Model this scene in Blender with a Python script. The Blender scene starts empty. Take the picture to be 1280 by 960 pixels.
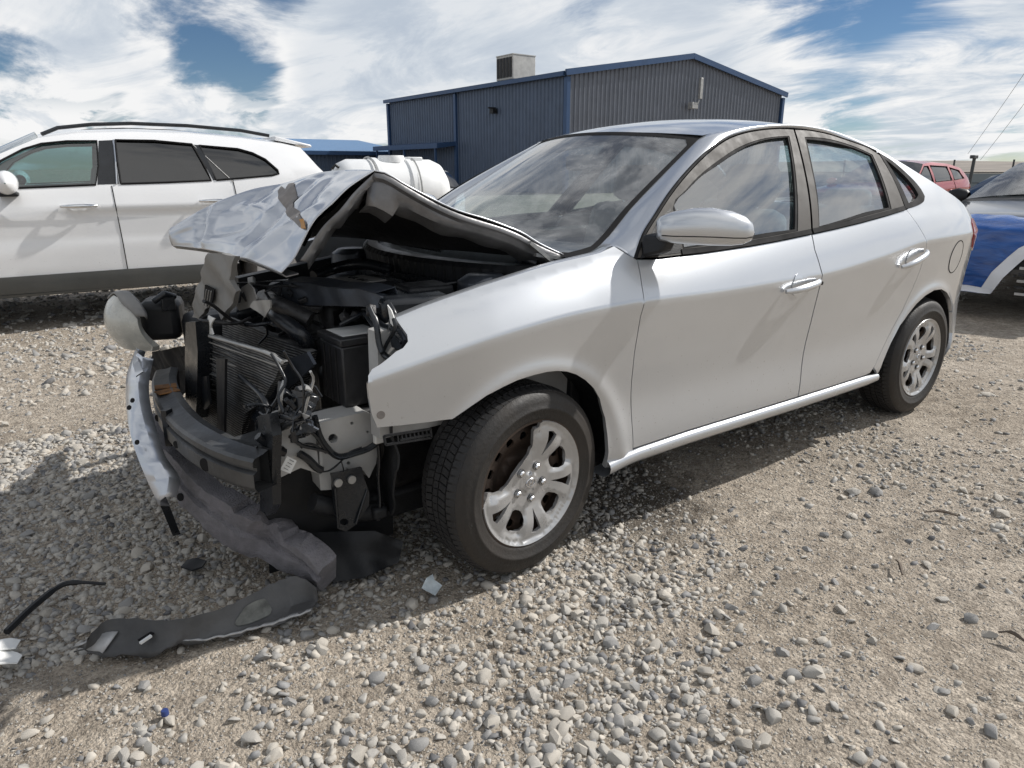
import bpy, bmesh, math, random
import numpy as np
from mathutils import Vector, Matrix
from mathutils.geometry import delaunay_2d_cdt
random.seed(7); rng = np.random.default_rng(11)
R_ = math.radians
scene = bpy.context.scene
C = scene.collection

# ------------------------------------------------------------------ camera
CAM = np.array([-1.2883, -2.4758, 1.2712]); YAW, PITCH, FPX = 0.6428, 0.29451, 884.4
cam_d = bpy.data.cameras.new('camera'); cam = bpy.data.objects.new('camera', cam_d); C.objects.link(cam)
cam.location = CAM; cam.rotation_euler = (math.pi/2-PITCH, 0, -YAW)
cam_d.sensor_fit = 'HORIZONTAL'; cam_d.sensor_width = 36.0; cam_d.lens = 36.0*FPX/1280
cam_d.clip_start = 0.05; cam_d.clip_end = 6000
scene.camera = cam
scene.render.resolution_x, scene.render.resolution_y = 1024, 768

# ------------------------------------------------------------------ light
SUN = Vector((0.96, -0.235, 0.84)).normalized()          # towards the sun: behind the sedan, a little to its left
SUN_EL = math.asin(SUN.z)
sl = bpy.data.lights.new('sun', 'SUN'); so = bpy.data.objects.new('sun', sl); C.objects.link(so)
sl.energy = 4.6; sl.angle = R_(0.9); sl.color = (1.0, 0.965, 0.92)
so.rotation_euler = SUN.to_track_quat('Z', 'Y').to_euler(); so.location = (10, -6, 12)

world = bpy.data.worlds.new('World'); scene.world = world; world.use_nodes = True
wn, wl = world.node_tree.nodes, world.node_tree.links
wn.clear()
def N(nodes, t, **kw):
    n = nodes.new(t)
    for k, v in kw.items():
        if k in n.inputs: n.inputs[k].default_value = v
        else: setattr(n, k, v)
    return n
def wmath(op, a, b=None, c=None, clamp=False):
    n = wn.new('ShaderNodeMath'); n.operation = op; n.use_clamp = clamp
    for i, v in enumerate((a, b, c)):
        if v is None: continue
        if isinstance(v, (int, float)): n.inputs[i].default_value = v
        else: wl.new(v, n.inputs[i])
    return n.outputs[0]
sky = wn.new('ShaderNodeTexSky'); sky.sky_type = 'NISHITA'; sky.sun_disc = False
sky.sun_elevation = SUN_EL; sky.sun_rotation = math.atan2(SUN.x, SUN.y); sky.altitude = 2200; sky.air_density = 1.0; sky.dust_density = 0.25; sky.ozone_density = 2.6
bg_sky = wn.new('ShaderNodeBackground'); bg_sky.inputs[1].default_value = 0.062; hs = wn.new('ShaderNodeHueSaturation'); hs.inputs['Saturation'].default_value = 1.12; wl.new(sky.outputs[0], hs.inputs['Color']); wl.new(hs.outputs[0], bg_sky.inputs[0])
tc = wn.new('ShaderNodeTexCoord'); sep = wn.new('ShaderNodeSeparateXYZ'); wl.new(tc.outputs['Generated'], sep.inputs[0])
dx, dy, dz = sep.outputs
zz = wmath('ADD', wmath('MAXIMUM', dz, 0.0), 0.16)
qx = wmath('DIVIDE', dx, zz); qy = wmath('DIVIDE', dy, zz)
cmb = wn.new('ShaderNodeCombineXYZ'); wl.new(qx, cmb.inputs[0]); wl.new(qy, cmb.inputs[1]); cmb.inputs[2].default_value = 3.7
def wnoise(vec, scale, detail, rough, dist=0.0, loc=(0, 0, 0), scl=(1, 1, 1), rotz=0):
    mp = wn.new('ShaderNodeMapping'); wl.new(vec, mp.inputs[0]); mp.inputs['Location'].default_value = loc; mp.inputs['Scale'].default_value = scl
    mp.inputs['Rotation'].default_value = (0, 0, rotz)
    n = N(wn, 'ShaderNodeTexNoise', Scale=scale, Detail=detail, Roughness=rough, Distortion=dist); wl.new(mp.outputs[0], n.inputs['Vector'])
    return n.outputs[0]
def wramp(v, a, b):
    n = wn.new('ShaderNodeMapRange'); n.interpolation_type = 'SMOOTHSTEP'; wl.new(v, n.inputs[0]); n.inputs[1].default_value = a; n.inputs[2].default_value = b
    return n.outputs[0]
high = wnoise(cmb.outputs[0], 0.95, 7, 0.57, 0.8, (1.3, 0.4, 0), (1.0, 0.55, 1), R_(-28))
# low cumulus band close to the horizon, in direction space
cum = wnoise(tc.outputs['Generated'], 6.5, 7, 0.62, 0.25, (0.2, 0.9, 0), (1, 1, 2.6))
band = wmath('MULTIPLY', wramp(dz, 0.0, 0.04), wmath('SUBTRACT', 1.0, wramp(dz, 0.055, 0.11)))
cumd = wmath('MULTIPLY', wramp(cum, 0.47, 0.55), band)
# wide blue openings between the cloud fields (direction, radius)
def gap(d, r0, r1):
    v = wn.new('ShaderNodeVectorMath'); v.operation = 'DOT_PRODUCT'; wl.new(tc.outputs['Generated'], v.inputs[0]); v.inputs[1].default_value = Vector(d).normalized(); s = v.outputs['Value']
    return wramp(s, math.cos(r0), math.cos(r1))
gaps = [ ((0.211, 0.965, 0.158), 0.062, 0.24), ((0.246, 0.959, 0.142), 0.060, 0.24), ((0.283, 0.951, 0.124), 0.060, 0.24), ((0.315, 0.943, 0.111), 0.050, 0.20), ((0.058, 0.995, 0.078), 0.075, 0.22), ((0.104, 0.993, 0.064), 0.069, 0.22), ((0.153, 0.987, 0.051), 0.062, 0.20), ((0.211, 0.977, 0.041), 0.062, 0.20), ((0.280, 0.960, 0.025), 0.062, 0.18), ((0.363, 0.931, 0.033), 0.062, 0.14), ((0.811, 0.555, 0.188), 0.069, 0.20), ((0.843, 0.507, 0.179), 0.069, 0.24), ((0.871, 0.460, 0.172), 0.069, 0.24), ((0.895, 0.417, 0.161), 0.062, 0.20), ((0.649, 0.734, 0.199), 0.062, 0.14), ((0.587, 0.784, 0.201), 0.062, 0.10), ((0.845, 0.532, 0.049), 0.075, 0.12), ((0.896, 0.440, 0.056), 0.062, 0.10), ((0.820, 0.565, 0.092), 0.062, 0.10), ((0.936, 0.351, 0.040), 0.062, 0.12) ]
banks = [ ((0.154, 0.981, 0.115), 0.088, 0.20), ((0.233, 0.969, 0.086), 0.075, 0.20), ((0.090, 0.986, 0.142), 0.100, 0.16), ((0.447, 0.886, 0.119), 0.125, 0.14), ((0.525, 0.835, 0.166), 0.150, 0.12), ((0.713, 0.684, 0.155), 0.150, 0.12), ((0.784, 0.612, 0.107), 0.125, 0.12), ((0.910, 0.401, 0.105), 0.100, 0.10), ((0.402, 0.911, 0.090), 0.100, 0.12) ]
shade = wnoise(cmb.outputs[0], 1.9, 7, 0.64, 0.7, (4.1, 2.2, 0), (1.0, 0.6, 1), R_(-28))
dens = wmath('ADD', high, wmath('MULTIPLY', wmath('SUBTRACT', shade, 0.5), 0.55))
for d, r0, a in gaps: dens = wmath('SUBTRACT', dens, wmath('MULTIPLY', gap(d, r0*1.35, 0.0), a*.40))
for d, r0, a in banks: dens = wmath('ADD', dens, wmath('MULTIPLY', gap(d, r0, 0.0), a))
hd = wramp(dens, 0.36, 0.56)
cover = wmath('MAXIMUM', wmath('MULTIPLY', hd, 0.97), cumd)
# light and grey inside the cloud
thick = wramp(dens, 0.50, 0.80)
lum = wmath('SUBTRACT', wmath('ADD', 0.60, wmath('MULTIPLY', wramp(shade, 0.34, 0.62), 0.36)), wmath('MULTIPLY', thick, 0.18))
lum = wmath('ADD', lum, wmath('MULTIPLY', cumd, 0.13))
crp = wn.new('ShaderNodeValToRGB'); wl.new(lum, crp.inputs[0])
e = crp.color_ramp.elements; e[0].position = 0.40; e[0].color = (0.50, 0.575, 0.68, 1); e[1].position = 0.92; e[1].color = (1.0, 1.0, 1.0, 1)
m_ = e.new(0.68); m_.color = (0.70, 0.755, 0.82, 1)
bg_cl = wn.new('ShaderNodeBackground'); wl.new(crp.outputs[0], bg_cl.inputs[0]); bg_cl.inputs[1].default_value = 0.88
# thin milky haze towards the horizon belongs to the air of the sky itself
mixs = wn.new('ShaderNodeMixShader'); wl.new(cover, mixs.inputs[0]); wl.new(bg_sky.outputs[0], mixs.inputs[1]); wl.new(bg_cl.outputs[0], mixs.inputs[2])
wo = wn.new('ShaderNodeOutputWorld'); wl.new(mixs.outputs[0], wo.inputs[0])
scene.view_settings.view_transform = 'Standard'; scene.view_settings.look = 'None'; scene.view_settings.exposure = 0.08; scene.view_settings.gamma = 1.0
scene.render.engine = 'CYCLES'
scene.cycles.max_bounces = 8; scene.cycles.transparent_max_bounces = 12

# ------------------------------------------------------------------ survey helpers: a sight line from the measuring point met with a plane of the place
_f = np.array([math.sin(YAW)*math.cos(PITCH), math.cos(YAW)*math.cos(PITCH), -math.sin(PITCH)])
_r = np.array([math.cos(YAW), -math.sin(YAW), 0]); _u = np.cross(_r, _f)
def _ray(px, py): return _f + _r*(px-640)/FPX + _u*(480-py)/FPX
def AX(px, py, X): d = _ray(px, py); return CAM + d*(X-CAM[0])/d[0]
def AY(px, py, Y): d = _ray(px, py); return CAM + d*(Y-CAM[1])/d[1]
def AZ(px, py, Z): d = _ray(px, py); return CAM + d*(Z-CAM[2])/d[2]

# ------------------------------------------------------------------ materials
MATS = {}
def nodemat(name):
    m = bpy.data.materials.new(name); m.use_nodes = True; MATS[name] = m
    return m, m.node_tree.nodes, m.node_tree.links, m.node_tree.nodes['Principled BSDF']
def setp(b, **kw):
    for k, v in kw.items(): b.inputs[k.replace('_', ' ')].default_value = v
def tnoise(n, l, scale, detail=4, rough=.55, coord='Object', scl=None, dist=0):
    t = n.new('ShaderNodeTexCoord'); x = n.new('ShaderNodeTexNoise'); x.inputs['Scale'].default_value = scale; x.inputs['Detail'].default_value = detail; x.inputs['Roughness'].default_value = rough
    x.inputs['Distortion'].default_value = dist
    if scl:
        mp = n.new('ShaderNodeMapping'); mp.inputs['Scale'].default_value = scl; l.new(t.outputs[coord], mp.inputs[0]); l.new(mp.outputs[0], x.inputs['Vector'])
    else: l.new(t.outputs[coord], x.inputs['Vector'])
    return x
def ramp(n, l, src, stops):
    r = n.new('ShaderNodeValToRGB'); l.new(src, r.inputs[0]); el = r.color_ramp.elements
    while len(el) < len(stops): el.new(.5)
    for i, (p, c) in enumerate(stops): el[i].position = p; el[i].color = (*c, 1)
    return r
def mat(name, col, rough=.5, metal=0., var=.12, scale=9., bump=0., bscale=60., spec=.5, coat=0., coatr=.05, dust=0., dustcol=(.31, .30, .285), rvar=.1):
    m, n, l, b = nodemat(name)
    x = tnoise(n, l, scale, 5, .6)
    c0 = tuple(max(0, v*(1-var)) for v in col); c1 = tuple(min(1, v*(1+var)) for v in col)
    r = ramp(n, l, x.outputs[0], [(.3, c0), (.7, c1)])
    out = r.outputs[0]
    if dust > 0:
        x2 = tnoise(n, l, 3.5, 8, .68)
        mr = n.new('ShaderNodeMapRange'); mr.inputs[1].default_value = .42; mr.inputs[2].default_value = .75; mr.inputs[3].default_value = dust*.25; mr.inputs[4].default_value = dust; l.new(x2.outputs[0], mr.inputs[0])
        mx = n.new('ShaderNodeMix'); mx.data_type = 'RGBA'; l.new(mr.outputs[0], mx.inputs[0]); l.new(out, mx.inputs[6]); mx.inputs[7].default_value = (*dustcol, 1); out = mx.outputs[2]
    l.new(out, b.inputs['Base Color'])
    setp(b, Metallic=metal, Roughness=rough)
    if rvar:
        x3 = tnoise(n, l, 14, 6, .65); mr = n.new('ShaderNodeMapRange'); mr.inputs[1].default_value = .3; mr.inputs[2].default_value = .7; mr.inputs[3].default_value = max(0, rough-rvar); mr.inputs[4].default_value = min(1, rough+rvar)
        l.new(x3.outputs[0], mr.inputs[0]); l.new(mr.outputs[0], b.inputs['Roughness'])
    b.inputs['Specular IOR Level'].default_value = spec
    b.inputs['Coat Weight'].default_value = coat; b.inputs['Coat Roughness'].default_value = coatr
    if bump > 0:
        x4 = tnoise(n, l, bscale, 4, .6); bp = n.new('ShaderNodeBump'); bp.inputs['Strength'].default_value = bump; bp.inputs['Distance'].default_value = .01
        l.new(x4.outputs[0], bp.inputs['Height']); l.new(bp.outputs[0], b.inputs['Normal'])
    return m
def paint(name, col, metal=.55, rough=.38, dust=.25, dustz=.55):
    """clear-coated car paint, road dust thicker low on the body"""
    m, n, l, b = nodemat(name)
    x = tnoise(n, l, 2.2, 3, .5); r = ramp(n, l, x.outputs[0], [(.3, tuple(v*.965 for v in col)), (.7, tuple(min(1, v*1.02) for v in col))])
    t = n.new('ShaderNodeTexCoord'); sp = n.new('ShaderNodeSeparateXYZ'); l.new(t.outputs['Object'], sp.inputs[0])
    lo = n.new('ShaderNodeMapRange'); l.new(sp.outputs[2], lo.inputs[0]); lo.inputs[1].default_value = dustz+.25; lo.inputs[2].default_value = dustz-.25; lo.inputs[3].default_value = .12; lo.inputs[4].default_value = 1
    d = tnoise(n, l, 5, 9, .7); dm = n.new('ShaderNodeMapRange'); l.new(d.outputs[0], dm.inputs[0]); dm.inputs[1].default_value = .3; dm.inputs[2].default_value = .8; dm.inputs[3].default_value = .15
    mu = n.new('ShaderNodeMath'); mu.operation = 'MULTIPLY'; l.new(lo.outputs[0], mu.inputs[0]); l.new(dm.outputs[0], mu.inputs[1])
    # sparse mud flecks
    v = tnoise(n, l, 95, 2, .5); vm = n.new('ShaderNodeMapRange'); l.new(v.outputs[0], vm.inputs[0]); vm.inputs[1].default_value = .70; vm.inputs[2].default_value = .73
    v2 = n.new('ShaderNodeMath'); v2.operation = 'MULTIPLY'; l.new(vm.outputs[0], v2.inputs[0]); l.new(lo.outputs[0], v2.inputs[1])
    ms = n.new('ShaderNodeMath'); ms.operation = 'MULTIPLY_ADD'; l.new(mu.outputs[0], ms.inputs[0]); ms.inputs[1].default_value = dust; l.new(v2.outputs[0], ms.inputs[2]); ms.use_clamp = True
    mx = n.new('ShaderNodeMix'); mx.data_type = 'RGBA'; l.new(ms.outputs[0], mx.inputs[0]); l.new(r.outputs[0], mx.inputs[6]); mx.inputs[7].default_value = (.26, .25, .24, 1)
    l.new(mx.outputs[2], b.inputs['Base Color'])
    mm = n.new('ShaderNodeMath'); mm.operation = 'MULTIPLY_ADD'; l.new(ms.outputs[0], mm.inputs[0]); mm.inputs[1].default_value = -metal; mm.inputs[2].default_value = metal; mm.use_clamp = True; l.new(mm.outputs[0], b.inputs['Metallic'])
    b.inputs['Roughness'].default_value = rough
    cw = n.new('ShaderNodeMath'); cw.operation = 'SUBTRACT'; cw.inputs[0].default_value = 1.0; l.new(ms.outputs[0], cw.inputs[1]); cw.use_clamp = True; l.new(cw.outputs[0], b.inputs['Coat Weight'])
    cr = n.new('ShaderNodeMath'); cr.operation = 'MULTIPLY_ADD'; l.new(mu.outputs[0], cr.inputs[0]); cr.inputs[1].default_value = .35; cr.inputs[2].default_value = .035; l.new(cr.outputs[0], b.inputs['Coat Roughness'])
    b.inputs['Coat IOR'].default_value = 1.5
    return m
def glass(name, tint, dirt=.08, refl=1.0, alpha_floor=0.0):
    """window glass: tinted see-through, clear reflections by fresnel, a film of dust"""
    m, n, l, b = nodemat(name); n.remove(b); out = n['Material Output']
    tr = n.new('ShaderNodeBsdfTransparent'); tr.inputs[0].default_value = (*tint, 1)
    gl = n.new('ShaderNodeBsdfGlossy'); gl.inputs['Roughness'].default_value = .0; gl.inputs[0].default_value = (1, 1, 1, 1)
    lw = n.new('ShaderNodeLayerWeight'); lw.inputs[0].default_value = .5
    pw = n.new('ShaderNodeMath'); pw.operation = 'POWER'; l.new(lw.outputs['Facing'], pw.inputs[0]); pw.inputs[1].default_value = 4.0
    ml = n.new('ShaderNodeMath'); ml.operation = 'MULTIPLY_ADD'; l.new(pw.outputs[0], ml.inputs[0]); ml.inputs[1].default_value = .9; ml.inputs[2].default_value = .055*refl; ml.use_clamp = True
    m1 = n.new('ShaderNodeMixShader'); l.new(ml.outputs[0], m1.inputs[0]); l.new(tr.outputs[0], m1.inputs[1]); l.new(gl.outputs[0], m1.inputs[2])
    df = n.new('ShaderNodeBsdfDiffuse'); df.inputs[0].default_value = (.62, .62, .61, 1)
    x = tnoise(n, l, 3.2, 9, .72, dist=.6); mr = n.new('ShaderNodeMapRange'); mr.inputs[1].default_value = .42; mr.inputs[2].default_value = .8; mr.inputs[3].default_value = dirt*.35; mr.inputs[4].default_value = dirt*1.9; l.new(x.outputs[0], mr.inputs[0])
    m2 = n.new('ShaderNodeMixShader'); l.new(mr.outputs[0], m2.inputs[0]); l.new(m1.outputs[0], m2.inputs[1]); l.new(df.outputs[0], m2.inputs[2])
    l.new(m2.outputs[0], out.inputs[0])
    return m
silver = paint('silver_paint', (.585, .605, .63), .68, .31, .22, .48)
hoodsilver = paint('hood_silver_paint', (.55, .57, .605), .68, .36, .10, 0.2)
white = paint('white_paint', (.78, .785, .79), .0, .35, .12, .5)
redp = paint('red_paint', (.30, .004, .010), .15, .35, .08)
blackp = paint('black_paint', (.012, .013, .015), .2, .3, .25)
darkp = paint('dark_grey_paint', (.045, .055, .07), .5, .3, .25)
whitep2 = paint('plain_white_paint', (.75, .76, .77), 0, .35, .2)
plastic = mat('black_plastic', (.013, .014, .016), .5, 0, .3, 8, .15, 140, spec=.3, dust=.05, dustcol=(.16, .15, .14))
plastic_s = mat('satin_black_plastic', (.010, .012, .015), .30, 0, .3, 8, dust=.05, dustcol=(.14, .14, .15))
rubber = mat('tyre_rubber', (.012, .0118, .0115), .6, 0, .25, 12, .2, 90, dust=.26, dustcol=(.10, .072, .05))
tread_m = mat('tread_rubber', (.016, .016, .017), .6, 0, .25, 20, .2, 90, dust=.14, dustcol=(.13, .12, .11))
rimdark = mat('steel_wheel_dark', (.03, .025, .022), .6, .3, .4, 18, .1, 60, dust=.55, dustcol=(.15, .085, .05))
hubsilver = mat('hubcap_silver', (.46, .465, .47), .33, .55, .06, 12, dust=.20, dustcol=(.34, .27, .20), coat=.4)
underhood = mat('hood_underside', (.19, .19, .195), .40, .6, .3, 9, .2, 14, dust=.22, dustcol=(.15, .14, .13))
chrome = mat('bright_metal', (.75, .75, .76), .15, 1, .05, 12)
taupe = mat('taupe_window_trim', (.058, .053, .048), .6, .0, .1, 6, spec=.2, dust=.10)
gasket = mat('black_rubber_seal', (.010, .010, .011), .75, 0, .2, 10, spec=.12, dust=.04)
interior = mat('grey_interior_cloth', (.22, .225, .23), .9, 0, .12, 20, .2, 300)
interior_d = mat('dark_interior_plastic', (.035, .036, .04), .7, 0, .2, 10, .1, 200)
dashm = mat('grey_dash_plastic', (.10, .105, .11), .65, 0, .1, 10)
galv = mat('bare_grey_metal', (.40, .40, .39), .45, .6, .25, 7, .25, 12, dust=.35)
railm = mat('pale_frame_paint', (.50, .50, .49), .5, .1, .12, 9, .1, 20, dust=.30, dustcol=(.25, .23, .21))
beam_m = mat('grey_steel_beam', (.075, .08, .085), .40, .5, .35, 9, .2, 30, dust=.25, dustcol=(.16, .13, .10))
foam_m = mat('grey_foam', (.19, .18, .195), .8, 0, .25, 26, .9, 190, dust=.35, dustcol=(.30, .29, .28))
bluegrey = mat('blue_grey_support', (.045, .052, .065), .38, .4, .3, 10, .2, 15, dust=.35, dustcol=(.14, .15, .17))
greyplast = mat('grey_moulded_plastic', (.20, .195, .185), .55, 0, .15, 9, .1, 60, dust=.35)
enginem = mat('engine_casting', (.032, .032, .034), .45, .6, .5, 9, .4, 30, dust=.12)
batt = mat('battery_case', (.012, .012, .013), .4, 0, .3, 10, .1, 40, dust=.25, dustcol=(.20, .20, .21))
paper = mat('white_label', (.72, .72, .70), .6, 0, .06, 20)
primer = mat('bare_primer', (.22, .20, .185), .6, .1, .25, 25)
rustm = mat('rust', (.22, .10, .03), .8, 0, .5, 40, .3, 80)
amber = mat('amber_mark', (.45, .20, .02), .5)
redlens = mat('red_lamp_lens', (.35, .012, .012), .12, 0, .1, 8, coat=1)
lensm = mat('cloudy_lens', (.50, .50, .46), .25, 0, .22, 14, .12, 50, dust=.35, dustcol=(.33, .30, .25), coat=.35, coatr=.2)
cladm = mat('grey_cladding', (.075, .08, .08), .6, 0, .12, 6, .1, 80, dust=.35, dustcol=(.16, .15, .13))
chromed = mat('chrome_handle', (.7, .71, .72), .12, 1, .03)
wind_g = glass('windshield_glass', (.86, .93, .92), .34, 2.0)
side_g = glass('side_window_glass', (.66, .80, .83), .03, 5.5)
dark_g = glass('privacy_glass', (.030, .036, .042), .006, 1.8)
suv_g = glass('suv_front_glass', (.38, .56, .56), .01, 2.2)

# ------------------------------------------------------------------ geometry helpers
def link(name, me, material, parent=None, smooth=True, ang=None):
    o = bpy.data.objects.new(name, me); C.objects.link(o)
    if material:
        for m in (material if isinstance(material, (list, tuple)) else [material]): me.materials.append(m)
    if smooth and len(me.polygons):
        me.polygons.foreach_set('use_smooth', [True]*len(me.polygons))
        if ang is not None: me.set_sharp_from_angle(angle=R_(ang))
    if parent: o.parent = parent
    return o
def tag(o, label, cat, group=None, kind=None):
    if label: o['label'] = label
    if cat: o['category'] = cat
    if group: o['group'] = group
    if kind: o['kind'] = kind
    return o
def empty(name, loc=(0, 0, 0), rz=0):
    o = bpy.data.objects.new(name, None); C.objects.link(o); o.location = loc; o.rotation_euler = (0, 0, rz); o.empty_display_size = .1
    return o
class MB:
    def __init__(s): s.v = []; s.f = []; s.mi = []
    def add(s, v, f, mi=0):
        k = len(s.v); s.v += [tuple(map(float, p)) for p in v]; s.f += [tuple(i+k for i in q) for q in f]; s.mi += [mi]*len(f); return s
    def box(s, c, d, rot=None, mi=0):
        x, y, z = d[0]/2, d[1]/2, d[2]/2
        v = [Vector((a*x, b*y, e*z)) for a in (-1, 1) for b in (-1, 1) for e in (-1, 1)]
        if rot is not None: v = [rot @ p for p in v]
        return s.add([p+Vector(c) for p in v], [(0, 1, 3, 2), (4, 6, 7, 5), (0, 4, 5, 1), (2, 3, 7, 6), (0, 2, 6, 4), (1, 5, 7, 3)], mi)
    def hexa(s, v, mi=0):   # 4 bottom, 4 top, both counter-clockwise seen from above
        return s.add(v, [(3, 2, 1, 0), (4, 5, 6, 7), (0, 1, 5, 4), (1, 2, 6, 5), (2, 3, 7, 6), (3, 0, 4, 7)], mi)
    def bar(s, a, b, w, h, up=(0, 0, 1), mi=0):
        a, b = Vector(a), Vector(b); d = (b-a); L = d.length; d.normalize(); u = Vector(up); x = d.cross(u)
        if x.length < 1e-4: x = Vector((1, 0, 0))
        x.normalize(); u = x.cross(d).normalized(); M = Matrix((d, x, u)).transposed()
        return s.box((a+b)/2, (L, w, h), M, mi)
    def tube(s, pts, r, n=8, cap=True, mi=0):
        P = [Vector(p) for p in pts]; k0 = len(s.v); m = len(P)
        rr = r if isinstance(r, (list, tuple)) else [r]*m
        up = Vector((.13, .27, .95)).normalized(); vs = []
        for i, p in enumerate(P):
            t = (P[min(i+1, m-1)]-P[max(i-1, 0)]).normalized(); x = t.cross(up)
            if x.length < .05: x = t.cross(Vector((1, 0, 0)))
            x.normalize(); y = x.cross(t).normalized(); up = y
            for j in range(n):
                a = 2*math.pi*j/n; vs.append(p+(x*math.cos(a)+y*math.sin(a))*rr[i])
        f = [(i*n+j, i*n+(j+1) % n, (i+1)*n+(j+1) % n, (i+1)*n+j) for i in range(m-1) for j in range(n)]
        if cap: f += [tuple(range(n-1, -1, -1)), tuple((m-1)*n+j for j in range(n))]
        return s.add(vs, f, mi)
    def lathe(s, prof, n=48, axis='Y', c=(0, 0, 0), mi=0, closed=False):
        vs = []
        for (r, h) in prof:
            for j in range(n):
                a = 2*math.pi*j/n; p = (r*math.cos(a), h, r*math.sin(a)) if axis == 'Y' else (r*math.cos(a), r*math.sin(a), h) if axis == 'Z' else (h, r*math.cos(a), r*math.sin(a))
                vs.append((p[0]+c[0], p[1]+c[1], p[2]+c[2]))
        m = len(prof); f = [(i*n+j, (i+1)*n+j, (i+1)*n+(j+1) % n, i*n+(j+1) % n) for i in range(m-1) for j in range(n)]
        if closed: f += [((m-1)*n+j, j, (j+1) % n, (m-1)*n+(j+1) % n) for j in range(n)]
        return s.add(vs, f, mi)
    def grid(s, G, mi=0, closed=False):
        G = np.asarray(G); a, b = G.shape[:2]
        return s.add(G.reshape(-1, 3), [(i*b+j, (i+1)*b+j, (i+1)*b+j+1, i*b+j+1) for i in range(a-1) for j in range(b-1)], mi)
    def disc(s, c, nrm, r, n=16, h=.004, mi=0):
        nrm = Vector(nrm).normalized(); return s.tube([Vector(c), Vector(c)+nrm*h], r, n, True, mi)
    def build(s, name, m, parent=None, smooth=False, ang=35, bevel=0, solid=0, fix=False):
        me = bpy.data.meshes.new(name); me.from_pydata(s.v, [], s.f); me.update()
        if any(s.mi): me.polygons.foreach_set('material_index', s.mi)
        if fix:
            bm = bmesh.new(); bm.from_mesh(me); bmesh.ops.remove_doubles(bm, verts=bm.verts, dist=1e-5); bmesh.ops.recalc_face_normals(bm, faces=bm.faces); bm.to_mesh(me); bm.free()
        o = link(name, me, m, parent, smooth or bevel > 0, ang)
        if solid: md = o.modifiers.new('solid', 'SOLIDIFY'); md.thickness = solid; md.offset = -1
        if bevel: md = o.modifiers.new('bevel', 'BEVEL'); md.width = bevel; md.segments = 2; md.limit_method = 'ANGLE'; md.angle_limit = R_(35)
        return o
def pchip(xs, ys):
    xs = np.asarray(xs, float); ys = np.asarray(ys, float); h = np.diff(xs); d = np.diff(ys)/h; m = np.zeros(len(xs))
    for i in range(1, len(xs)-1):
        if d[i-1]*d[i] > 0:
            w1 = 2*h[i]+h[i-1]; w2 = h[i]+2*h[i-1]; m[i] = (w1+w2)/(w1/d[i-1]+w2/d[i])
    m[0] = d[0]; m[-1] = d[-1]
    def f(x):
        x = np.clip(np.asarray(x, float), xs[0], xs[-1]); i = np.clip(np.searchsorted(xs, x)-1, 0, len(xs)-2); t = (x-xs[i])/h[i]
        return (1+2*t)*(1-t)**2*ys[i]+t*(1-t)**2*h[i]*m[i]+t*t*(3-2*t)*ys[i+1]+t*t*(t-1)*h[i]*m[i+1]
    return f
def spline(pts, n):
    """Catmull-Rom through points, n samples evenly spread by chord length"""
    P = np.asarray(pts, float)
    if len(P) == 2: t = np.linspace(0, 1, n)[:, None]; return P[0]*(1-t)+P[1]*t
    u = np.r_[0, np.cumsum(np.linalg.norm(np.diff(P, axis=0), axis=1)**.5)]
    T = np.zeros_like(P)
    for i in range(len(P)):
        a, b = max(i-1, 0), min(i+1, len(P)-1); T[i] = (P[b]-P[a])/(u[b]-u[a])
    uu = np.linspace(0, u[-1], n*6); i = np.clip(np.searchsorted(u, uu)-1, 0, len(P)-2); h = (u[i+1]-u[i])[:, None]; t = ((uu-u[i])/(u[i+1]-u[i]))[:, None]
    Q = (1+2*t)*(1-t)**2*P[i]+t*(1-t)**2*h*T[i]+t*t*(3-2*t)*P[i+1]+t*t*(t-1)*h*T[i+1]
    L = np.r_[0, np.cumsum(np.linalg.norm(np.diff(Q, axis=0), axis=1))]; w = np.linspace(0, L[-1], n)
    return np.stack([np.interp(w, L, Q[:, k]) for k in range(Q.shape[1])], 1)
def dens_poly(poly, sp):
    out = []
    P = [np.asarray(p, float) for p in poly]
    for a, b in zip(P, P[1:]+P[:1]):
        k = max(1, int(np.ceil(np.linalg.norm(b-a)/sp)))
        out += [a+(b-a)*t/k for t in range(k)]
    return np.array(out)
def inpoly(P, poly):
    x, y = P[:, 0], P[:, 1]; r = np.zeros(len(P), bool); n = len(poly)
    for i in range(n):
        x0, y0 = poly[i]; x1, y1 = poly[(i+1) % n]
        if y0 == y1: continue
        c = ((y0 > y) != (y1 > y)) & (x < (x1-x0)*(y-y0)/(y1-y0)+x0); r ^= c
    return r
def segdist(P, poly):
    d = np.full(len(P), 9e9)
    for a, b in zip(poly, np.roll(poly, -1, axis=0)):
        ab = b-a; t = np.clip(((P-a)@ab)/max(ab@ab, 1e-12), 0, 1)[:, None]; d = np.minimum(d, np.linalg.norm(P-(a+t*ab), axis=1))
    return d
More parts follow.
